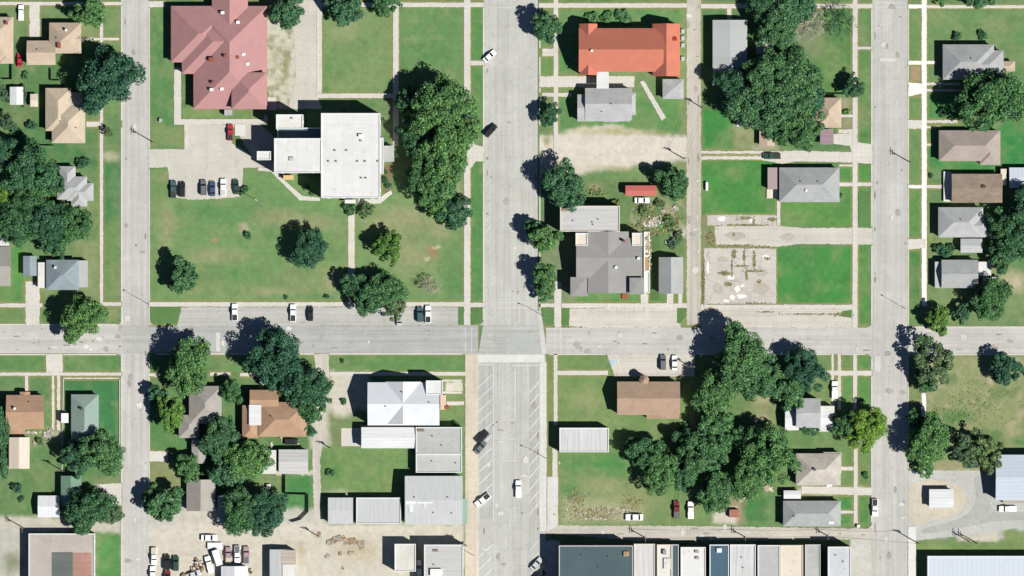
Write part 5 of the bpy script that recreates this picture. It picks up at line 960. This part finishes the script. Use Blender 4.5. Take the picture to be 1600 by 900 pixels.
def car(kind, paint, x, y, ang, label, group, roofpaint=None, bedm=None, scale=1.06):
    nm = {'sedan': "parked_car", 'suv': "parked_car", 'pickup': "pickup_truck"}[kind]
    t = thing(nm, label, "pickup truck" if kind == 'pickup' else "car", X(x), Y(y), group, z=.07, rz=math.radians(ang)); t.scale = (scale,)*3; P = PARTS[kind]; L = KIND[kind][0]
    for n in ('body', 'windows', 'roof', 'bumper') + (('bed',) if kind == 'pickup' else ()):
        o = put(P[n], n, t, (0, 0, 0), 0)
        if n in ('body', 'roof'): o.material_slots[0].link = 'OBJECT'; o.material_slots[0].material = CP[roofpaint if (n == 'roof' and roofpaint) else paint]
        if n == 'bed' and bedm: o.material_slots[0].link = 'OBJECT'; o.material_slots[0].material = bedm
    for sx in (-L*.31, L*.31):
        for sy in (-.84, .84): put(P['wheel'], "wheel", t, (sx, sy, .34), 0)
    zl = KIND[kind][1][-2][2]-.12
    for sy in (-.62, .62): put(P['headlight'], "headlight", t, (L/2-.05, sy, zl), 0); put(P['tail_light'], "tail_light", t, (-L/2+.04, sy, .78), 0)
    return t
G = "cars in the courthouse parking bays"
car('pickup', 'teal', 271, 296, 90, "dark teal pickup truck with a pale tail, leftmost in the courthouse parking bays", G); car('suv', 'black', 285, 296, 90, "black car second from left in the courthouse parking bays", G)
car('suv', 'grey', 318, 293, 90, "dark grey car left of the blue one in the courthouse parking bays", G); car('sedan', 'blue', 332, 295, 90, "dark blue car between the grey one and the white truck", G)
car('pickup', 'white', 349, 293, 90, "white pickup truck in the courthouse parking bays", G, bedm=CP['silver']); car('sedan', 'darkgreen', 369, 292, 96, "dark green car at the right end of the courthouse parking bays", G)
car('pickup', 'red', 360, 207, 90, "red pickup truck between the pink-red building and the courthouse", "vehicles on drives", scale=1.0)
G = "cars parked along the grey street"
car('pickup', 'white', 367, 488, 90, "white pickup truck parked alone on the grey street bays, furthest left", G); car('pickup', 'white', 458, 489, 90, "white pickup truck next to the black car on the grey street", G); car('sedan', 'black', 485, 490, 90, "black car parked beside the white pickup on the grey street", G)
car('sedan', 'silver', 624, 497, 90, "silver car half hidden under the olive tree", G); car('suv', 'teal', 656, 491, 90, "dark greenish car left of its white neighbour on the grey street", G); car('pickup', 'white', 669, 491, 90, "white truck at the right end of the grey street bays", G)
G = "cars on main street"
car('sedan', 'white', 765, 88, 42, "white car parked aslant on the upper main street", G); car('suv', 'black', 767, 204, 48, "black car parked aslant by the courthouse trees", G); car('suv', 'black', 754, 683, 45, "black car parked aslant, upper one of the pair on lower main street", G); car('sedan', 'grey', 751, 699, 48, "dark grey car parked aslant, lower one of the pair on lower main street", G)
car('pickup', 'white', 754, 781, 218, "white pickup truck with dark bed parked aslant below the pair", G); car('pickup', 'white', 810, 764, 90, "white pickup truck driving in the middle of main street", G, bedm=CP['white']); car('sedan', 'silver', 838, 881, 48, "silver car parked in the shade of the dark corner shop", G); car('suv', 'black', 842, 901, 48, "black car cut by the bottom edge beside the dark corner shop", G)
G = "vehicles on drives"
car('pickup', 'darkgreen', 1206, 244, 180, "dark pickup truck with a white hood on the twin-track lane", G); car('suv', 'grey', 1036, 566, 90, "dark grey car left of the white one north of the brown hall", G); car('sedan', 'white', 1054, 567, 90, "white car north of the brown hall's east end", G)
car('pickup', 'white', 1304, 609, 90, "white pickup truck on the twin tracks by the porch house", G, bedm=CP['white']); car('pickup', 'white', 1367, 793, 270, "white pickup truck with dark bed at the kerb of the right-hand street", G); car('sedan', 'white', 991, 808, 180, "white car parked along the lane above the bottom shops", G, scale=1.25)
car('pickup', 'maroon', 1057, 796, 90, "maroon pickup truck nose-up on the grass under the grove", G, bedm=CP['grey']); car('pickup', 'white', 1079, 797, 90, "white pickup truck on the grass beside the maroon one", G, bedm=CP['white']); car('suv', 'black', 456, 690, 0, "black car in front of the striped metal garage", G, scale=1.0)
car('sedan', 'red', 31, 94, 90, "red car by the west wall of the beige L-shaped house", G, scale=.95); car('pickup', 'white', 33, 20, 90, "white pickup truck on the lawn above the cut beige house", G, bedm=CP['white'], scale=.95); car('sedan', 'white', 1003, 313, 0, "white car tucked against the south side of the red shed", G); car('pickup', 'white', 1574, 795, 180, "white truck beside the blue gabled warehouse", G, bedm=CP['white'])
G = "vehicles in the gravel yard"
car('pickup', 'white', 241, 869, 270, "white pickup truck with tan bed, top left of the gravel yard", G, bedm=CP['tan']); car('pickup', 'white', 239, 898, 90, "white pickup truck cut by the bottom edge at the yard's left", G); car('suv', 'black', 261, 878, 90, "black car left of the dark green one in the gravel yard", G); car('suv', 'darkgreen', 275, 880, 90, "dark green car beside the black one in the gravel yard", G)
car('sedan', 'white', 327, 840, 0, "white car lying crosswise above the scrap trucks", G, scale=1.15); car('pickup', 'mauve', 357, 868, 90, "mauve pickup truck left of the white-cab truck", G, bedm=CP['tan']); car('pickup', 'white', 371, 866, 270, "white truck with a grey bed between the two mauve ones", G, bedm=CP['grey']); car('pickup', 'mauve', 385, 867, 90, "mauve truck at the right end of the scrap truck row", G, bedm=CP['grey'])
car('pickup', 'white', 327, 882, 105, "white pickup truck standing askew left of the gabled workshop", G, bedm=CP['white']); car('suv', 'maroon', 262, 902, 90, "maroon car cut by the bottom edge in the gravel yard", G); car('sedan', 'silver', 303, 897, 20, "silver car near the bottom edge of the gravel yard", G)

# a box trailer standing askew, and a camper by the teal house
def trailer(name, label, x, y, L, W, H, ang, mat, cat="trailer"):
    t = thing(name, label, cat, X(x), Y(y), rz=math.radians(ang)); mb = MB(); mb.box(-L/2, -W/2, .6, L/2, W/2, .6+H); bo = mb.build("body", mat, t)
    rf = MB(); rf.box(-L/2-.05, -W/2-.05, .6+H, L/2+.05, W/2+.05, .66+H); rf.build("roof", WH, bo)
    for sy in (-W/2-.02, W/2+.02): put(PARTS['sedan']['wheel'], "wheel", t, (-.3, sy, .34), 0)
    MB().tube((L/2, -.5, .55), (L/2+1.2, 0, .5), .04, .04, 6).tube((L/2, .5, .55), (L/2+1.2, 0, .5), .04, .04, 6).build("drawbar", CHR, t); return t
trailer("box_trailer", "long white box trailer standing askew beside the scrap trucks", 340, 871, 5.4, 2.2, 1.9, 108, WH)
trailer("camper_trailer", "small white camper trailer west of the teal hipped house", 102, 653, 3.2, 2.4, 2.0, 90, WH)
trailer("box_trailer", "dark flat trailer south of the crosswise white car", 336, 853, 5.0, 2.2, .3, 0, CP['teal'])

# ================= poles, lamps, small things =================
WOOD = m_plain("pole_wood", (0.14, 0.10, 0.07, 1), .9, var=.2); STEEL = m_plain("pole_steel", (0.42, 0.42, 0.42, 1), .5, .4)
def upole(x, y, h, label, arm=0.0):
    t = thing("utility_pole", label, "utility pole", X(x), Y(y), "wooden utility poles")
    MB().tube((0, 0, 0), (0, 0, h), .20, .13, 9).build("pole", WOOD, t)
    ab = MB(); ab.obox(0, 0, h-.75, h-.58, 2.6, .14, arm).obox(0, 0, h-1.6, h-1.45, 1.8, .12, arm); am = ab.build("crossarm", WOOD, t)
    for u in (-1.15, -.5, .5, 1.15): MB().tube((u*math.cos(arm), u*math.sin(arm), h-.58), (u*math.cos(arm), u*math.sin(arm), h-.35), .06, .04, 7).build("insulator", WH, am)
    MB().tube((.32*math.cos(arm+1.57), .32*math.sin(arm+1.57), h-3.0), (.32*math.cos(arm+1.57), .32*math.sin(arm+1.57), h-2.1), .24, .24, 10).build("transformer", CHR, t); return t
def lamp(x, y, h, ang, label):
    t = thing("street_lamp", label, "street lamp", X(x), Y(y), "tall steel street lamps"); a = math.radians(ang)
    MB().tube((0, 0, 0), (0, 0, h), .11, .07, 8).build("pole", STEEL, t); c, s_ = math.cos(a), math.sin(a)
    MB().tube((0, 0, h-.1), (2.4*c, 2.4*s_, h+.35), .05, .045, 6).build("arm", STEEL, t)
    MB().obox(2.7*c, 2.7*s_, h+.22, h+.42, .85, .34, a).build("lamp_head", STEEL, t); return t
for x, y, h, lb, a in ((241, 223, 11.5, "wooden pole on the verge beside the left street, level with the red truck", 1.57), (1421, 253, 9.5, "wooden pole on the east verge of the right-hand street beside the lane mouth", 1.57), (1069, 248, 9.5, "wooden pole where the gravel sweep meets the alley", 0), (1097, 168, 8, "wooden pole on the alley edge beside the big tree clump", 0),
    (37, 825, 9, "wooden pole at the corner of the large taupe building by the back lane", 1.57), (97, 735, 9, "wooden pole north of the green roofed shed", 0), (1079, 573, 8, "wooden pole east of the white car above the brown hall", 0), (1008, 840, 8, "wooden pole on the bottom lane right below the white car", 1.57), (1164, 839, 7, "wooden pole on the bottom lane near the dark blue shop roof", 1.57),
    (1293, 837, 6, "wooden pole on the bottom lane above the gap between shops", 1.57), (1433, 848, 11, "wooden pole at the white footpath south-west of the kiosk", 0), (1513, 845, 8, "wooden pole on the strip lawn north of the long warehouse, left one", 1.57), (1525, 848, 9, "wooden pole on the strip lawn north of the long warehouse, right one", 1.57), (498, 838, 8, "wooden pole at the corner of the pale back lane and gravel yard", 0), (728, 852, 9, "wooden pole at the corner of the bottom main street shop", 0), (516, 700, 6, "wooden pole on the shop lawn's west side", 0)):
    upole(x, y, h, lb, a)
for x, y, h, a, lb in ((412, 319, 8, 150, "steel lamp on the courthouse lawn beside the parking bays"), (233, 476, 8.5, 150, "steel street lamp at the north-east corner of the left crossing"), (853, 496, 9, 160, "steel street lamp at the north-east corner of the main crossing"), (1414, 482, 7.5, 150, "steel street lamp north-east of the right-hand crossing"), (855, 717, 8.5, 160, "steel street lamp by the lone white and grey shop"), (740, 868, 8.5, 20, "steel street lamp outside the bottom main street shop")):
    lamp(x, y, h, a, lb)
# power line between the grove poles
def wire(name, label, pts):
    mb = MB()
    for off in (-.5, .5):
        for (a, b) in zip(pts[:-1], pts[1:]):
            A, B = Vector((X(a[0])+off, Y(a[1]), a[2])), Vector((X(b[0])+off, Y(b[1]), b[2])); n = 8; q = [A.lerp(B, i/n)-Vector((0, 0, 1.2*4*(i/n)*(1-i/n))) for i in range(n+1)]
            for i in range(n): mb.tube(q[i], q[i+1], .03, .03, 4)
    tag(mb.build(name, BLK), label, "wire", "overhead wires")
wire("power_line", "overhead wires running south from the pole east of the white car by the hall", [(1079, 573, 7.4), (1082, 700, 7.4), (1075, 838, 7.4)])
wire("power_line", "overhead wires along the alley between its two poles", [(1097, 168, 7.4), (1069, 248, 8.8)])
wire("power_line", "overhead wires above the lane along the bottom shops", [(1008, 840, 7.4), (1164, 839, 6.4), (1293, 837, 5.4), (1433, 848, 10)])
def smallbox(name, label, cat, x, y, sx, sy, h, mat, group=None, rz=0, lid=True):
    t = thing(name, label, cat, X(x), Y(y), group, rz=math.radians(rz)); a, b = sx*S/2, sy*S/2
    MB().box(-a, -b, 0, a, b, h).build("body", mat, t)
    if lid: MB().box(-a-.04, -b-.04, h, a+.04, b+.04, h+.06).tube((0, 0, h+.06), (0, 0, h+.1), min(a, b)*.7, min(a, b)*.7, 12).build("top", mat, t)
    return t
for i, y in enumerate((49, 60, 71, 92)): smallbox("air_conditioner", ["topmost", "second", "third", "lowest, separate"][i]+" pale air conditioner box along the orange-red church's east wall", "air conditioner", 1067, y, 5, 6, 1.2, STAINLESS, "air conditioners beside the church")
smallbox("garden_hut", "tiny white hut north of the rust-brown house", "hut", 409, 597, 6, 9, 2.0, WH); smallbox("electric_cabinet", "small pale cabinet on the grass south of the striped metal garage", "cabinet", 420, 760, 6, 6, 1.2, WH)
smallbox("picnic_box", "pale box on the lawn next to the lane east of the patchy cream house", "bin", 1341, 822, 4, 4, 1.2, WH); smallbox("mailbox_stand", "small stone slab sign on the lawn below the pink-red building", "sign", 251, 188, 4, 5, 1.0, STAINLESS)
smallbox("entry_porch", "grey-roofed entry hut on the south side of the pink-red building", "porch", 357, 176, 12, 9, 2.6, Rgrey2, lid=False); smallbox("concrete_pad", "square concrete plinth beside the red pickup truck", "plinth", 375, 203, 16, 18, .3, Fwh2, lid=False)
smallbox("planter", "dark red planter at the corner of the salmon deck", "planter", 699, 637, 6, 5, 1.0, BRICK); smallbox("storage_crate", "pale crate in the dark gap between the two bottom shops", "crate", 654, 879, 8, 8, 1.6, WH); smallbox("storage_crate", "long pale crate at the bottom edge in the gap between shops", "crate", 655, 895, 7, 13, 1.6, Mwx)
smallbox("step_ramp", "brick step at the south door of the dark grey church", "step", 976, 463, 9, 9, .5, BRICK, lid=False); smallbox("wood_shed", "reddish wooden shed on the bare plot by the lower lane", "shed", 1147, 802, 15, 12, 1.9, m_plain("wood_red", col(176, 120, 100), .9, var=.2), lid=False)
t = thing("gas_tank", "white lying gas tank on the lawn west of the grey ranch house", "gas tank", X(1104), Y(291)); MB().tube((0, -1.3, .8), (0, 1.3, .8), .5, .5, 16).tube((0, 1.3, .8), (0, 1.6, .8), .5, .2, 16).tube((0, -1.6, .8), (0, -1.3, .8), .2, .5, 16).build("tank", WH, t)
for sy in (-.9, .9): MB().box(-.35, sy-.1, 0, .35, sy+.1, .5).build("leg", CHR, t)
# fences and low garden walls
def fence(label, pts, h, mat, name="board_fence", cat="fence", post=2.4, boards=True):
    t = thing(name, label, cat, X(pts[0][0]), Y(pts[0][1])); ox, oy = X(pts[0][0]), Y(pts[0][1])
    pn = MB(); n = 0
    for (a, b) in zip(pts[:-1], pts[1:]):
        x0, y0, x1, y1 = X(a[0])-ox, Y(a[1])-oy, X(b[0])-ox, Y(b[1])-oy; L = math.hypot(x1-x0, y1-y0); an = math.atan2(y1-y0, x1-x0)
        if boards:
            k = int(L/.3)
            for i in range(k): u = (i+.5)/k; pn.obox(x0+(x1-x0)*u, y0+(y1-y0)*u, .08, h-.03*((i*7) % 3), .27, .04, an)
        else: pn.obox((x0+x1)/2, (y0+y1)/2, 0, h, L, .28, an)
        if boards:
            for i in range(int(L/post)+1): u = min(1, i*post/L); MB().obox(x0+(x1-x0)*u, y0+(y1-y0)*u, 0, h+.06, .12, .12, an).build("post", WOOD, t); n += 1
    pn.build("boards" if boards else "wall", mat, t); return t
fence("tall board fence stepping round the lawn south of the striped metal garage", [(446, 742), (446, 772), (482, 773), (482, 800), (470, 812), (456, 816)], 1.9, m_plain("fence_wood", col(120, 140, 110), .9, var=.15))
fence("low pale wall round the lawn of the teal hipped house, on the street side", [(187, 592), (187, 694)], .35, WALK, "garden_wall", "wall", boards=False); fence("low pale wall along the drive side of the teal house's lawn", [(99, 590), (98, 676), (97, 735)], .35, WALK, "garden_wall", "wall", boards=False)
fence("plain board fence behind the red car's lawn at the upper left", [(19, 98), (19, 124), (4, 124)], 1.6, m_plain("fence_wood", col(120, 140, 110), .9, var=.15)); fence("short board fence corner west of the huge round tree", [(80, 108), (80, 126), (96, 126)], 1.4, m_plain("fence_wood", col(120, 140, 110), .9, var=.15))
fence("long board fence along the lawn edge above the tan hipped house", [(1284, 147), (1330, 147)], 1.5, m_plain("fence_wood", col(120, 140, 110), .9, var=.15)); fence("board fence below the large tan house at the tree edge", [(-10, 226), (85, 228)], 1.5, m_plain("fence_wood", col(120, 140, 110), .9, var=.15))
# weeds growing out of the cracked slab, rubble and yard clutter: nobody could count these
def scatter(name, label, cat, spots, n, size, mats, h=.3, quads=False):
    r = random.Random(hash(name) % 97 if False else len(spots)*31+n); mb = MB(); areas = [a*b for _, _, a, b in spots]
    for _ in range(n):
        x, y, a, b = r.choices(spots, areas)[0]; px, py = X(x+r.gauss(0, .45)*a), Y(y+r.gauss(0, .45)*b); s = size*r.uniform(.4, 1.3)
        if quads:
            v = [Vector((r.uniform(-1, 1), r.uniform(-1, 1), r.uniform(-.25, .25)))*s for _ in range(2)]; c = Vector((px, py, .14+r.random()*h)); mb.add([tuple(c-v[0]), tuple(c-v[1]), tuple(c+v[0]), tuple(c+v[1])], [(0, 1, 2, 3)], r.randrange(len(mats)))
        else: mb.obox(px, py, .0, r.uniform(.1, h), s, s*r.uniform(.4, 1), r.uniform(0, 3.1), r.randrange(len(mats)))
    return tag(mb.build(name, mats), label, cat, kind="stuff")
WD = m_plain("weed_olive", (0.22, 0.19, 0.08, 1), .95, var=.3); WG = m_plain("weed_green", (0.13, 0.14, 0.06, 1), .95, var=.3)
scatter("slab_weeds", "olive weeds growing in the joints of the cracked concrete slab", "weeds", [(1133, 427, 9, 3), (1139, 444, 6, 3), (1163, 403, 1.5, 12), (1147, 396, 4, 7), (1179, 407, 2, 16), (1200, 404, 5, 2.4), (1167, 430, 2, 8), (1165, 341, 12, 2), (1207, 343, 7, 3), (1144, 420, 1, 22), (1110, 372, 7, 10), (1180, 424, 18, 1), (1150, 384, 40, 1.2), (1186, 440, 3, 2), (1195, 386, 18, 1), (1170, 352, 40, .8), (1100, 440, 1.5, 36), (1147, 367, 2, 2), (1178, 345, 1.5, 6), (1160, 416, 14, 1)], 1900, .34, [WD, WG], .15, True)
scatter("lane_weeds", "dry weeds along the joint of the pavement above the east street", "weeds", [(1200, 488, 14, 1.5), (1270, 491, 60, 1), (1316, 492, 14, 3), (1110, 482, 8, 1.5), (890, 511, 26, .8), (1180, 474, 20, 1)], 420, .3, [WD, WG], .12, True)
RB = [m_plain("rubble_pale", col(225, 216, 200), .9), m_plain("rubble_tan", col(190, 170, 148), .9), m_plain("rubble_grey", col(170, 168, 160), .9)]
scatter("rubble", "pale rubble lying under the trees by the lower lane", "rubble", [(1165, 770, 9, 5), (1200, 763, 6, 4), (1156, 779, 8, 3), (1150, 690, 3, 3)], 260, 1.0, RB, .5)
scatter("stones", "scattered pale stones on the grass above the lane", "stones", [(890, 795, 7, 7), (905, 802, 10, 5), (960, 800, 20, 6), (935, 810, 25, 3), (957, 770, 1, 1), (874, 725, 2, 3)], 170, .5, RB, .25)
scatter("yard_clutter", "heap of pale clutter in the weedy yard by the alley", "clutter", [(1025, 345, 12, 7), (1015, 352, 12, 3), (1040, 330, 6, 3), (1045, 379, 5, 3), (1056, 326, 6, 4)], 190, .7, RB, .5)
scatter("scrap_heap", "rusty scrap and timber lying about the gravel yard behind the shops", "scrap", [(530, 842, 14, 5), (550, 846, 12, 5), (565, 852, 5, 6), (532, 865, 2, 3), (512, 868, 4, 3), (536, 887, 2, 2), (500, 834, 3, 3), (548, 864, 4, 2), (515, 848, 6, 3)], 170, .9, [m_plain("scrap_rust", col(168, 138, 104), .9, var=.3), RB[1], RB[2]], .45)
scatter("scrap_heap", "black and rusty scrap between the parked trucks and the trailer", "scrap", [(305, 890, 8, 6), (314, 884, 3, 9), (306, 876, 3, 3), (290, 899, 8, 3), (392, 893, 2, 5), (334, 860, 3, 10)], 150, .9, [BLK, m_plain("scrap_rust", col(140, 104, 66), .9, var=.3), RB[0]], .9)
scatter("garden_clutter", "white and dark odds and ends behind the pale house north of the lone tree row", "clutter", [(75, 680, 9, 8), (50, 676, 12, 2), (55, 693, 4, 4), (425, 695, 2, 5), (440, 686, 2, 6)], 120, .7, RB, .5)
scatter("terrace_goods", "small pots and boxes on the narrow terrace beside the dark church", "clutter", [(1012, 380, 2.5, 14), (1016, 395, 2, 22)], 70, .6, [RB[0], WD, RB[1]], 1.4)
scatter("field_weeds", "tufts of dry weeds on the rough field", "weeds", [(1530, 630, 70, 50), (1500, 650, 50, 30)], 500, .3, [m_plain("tuft_dry", (0.22, 0.21, 0.11, 1), .95), WG], .25, True)
scatter("yard_weeds", "rough weeds in the yard south of the red shed", "weeds", [(1010, 330, 16, 12), (1045, 350, 18, 18), (1000, 352, 12, 10), (930, 300, 18, 6), (1020, 362, 16, 6)], 900, .5, [WG, L_MID, WD], .3, True)
scatter("lot_weeds", "weeds and bare clods scattered over the grass by the lane", "weeds", [(940, 802, 60, 12), (900, 780, 20, 14), (990, 785, 20, 14)], 700, .35, [WD, WG, RB[1]], .15, True)
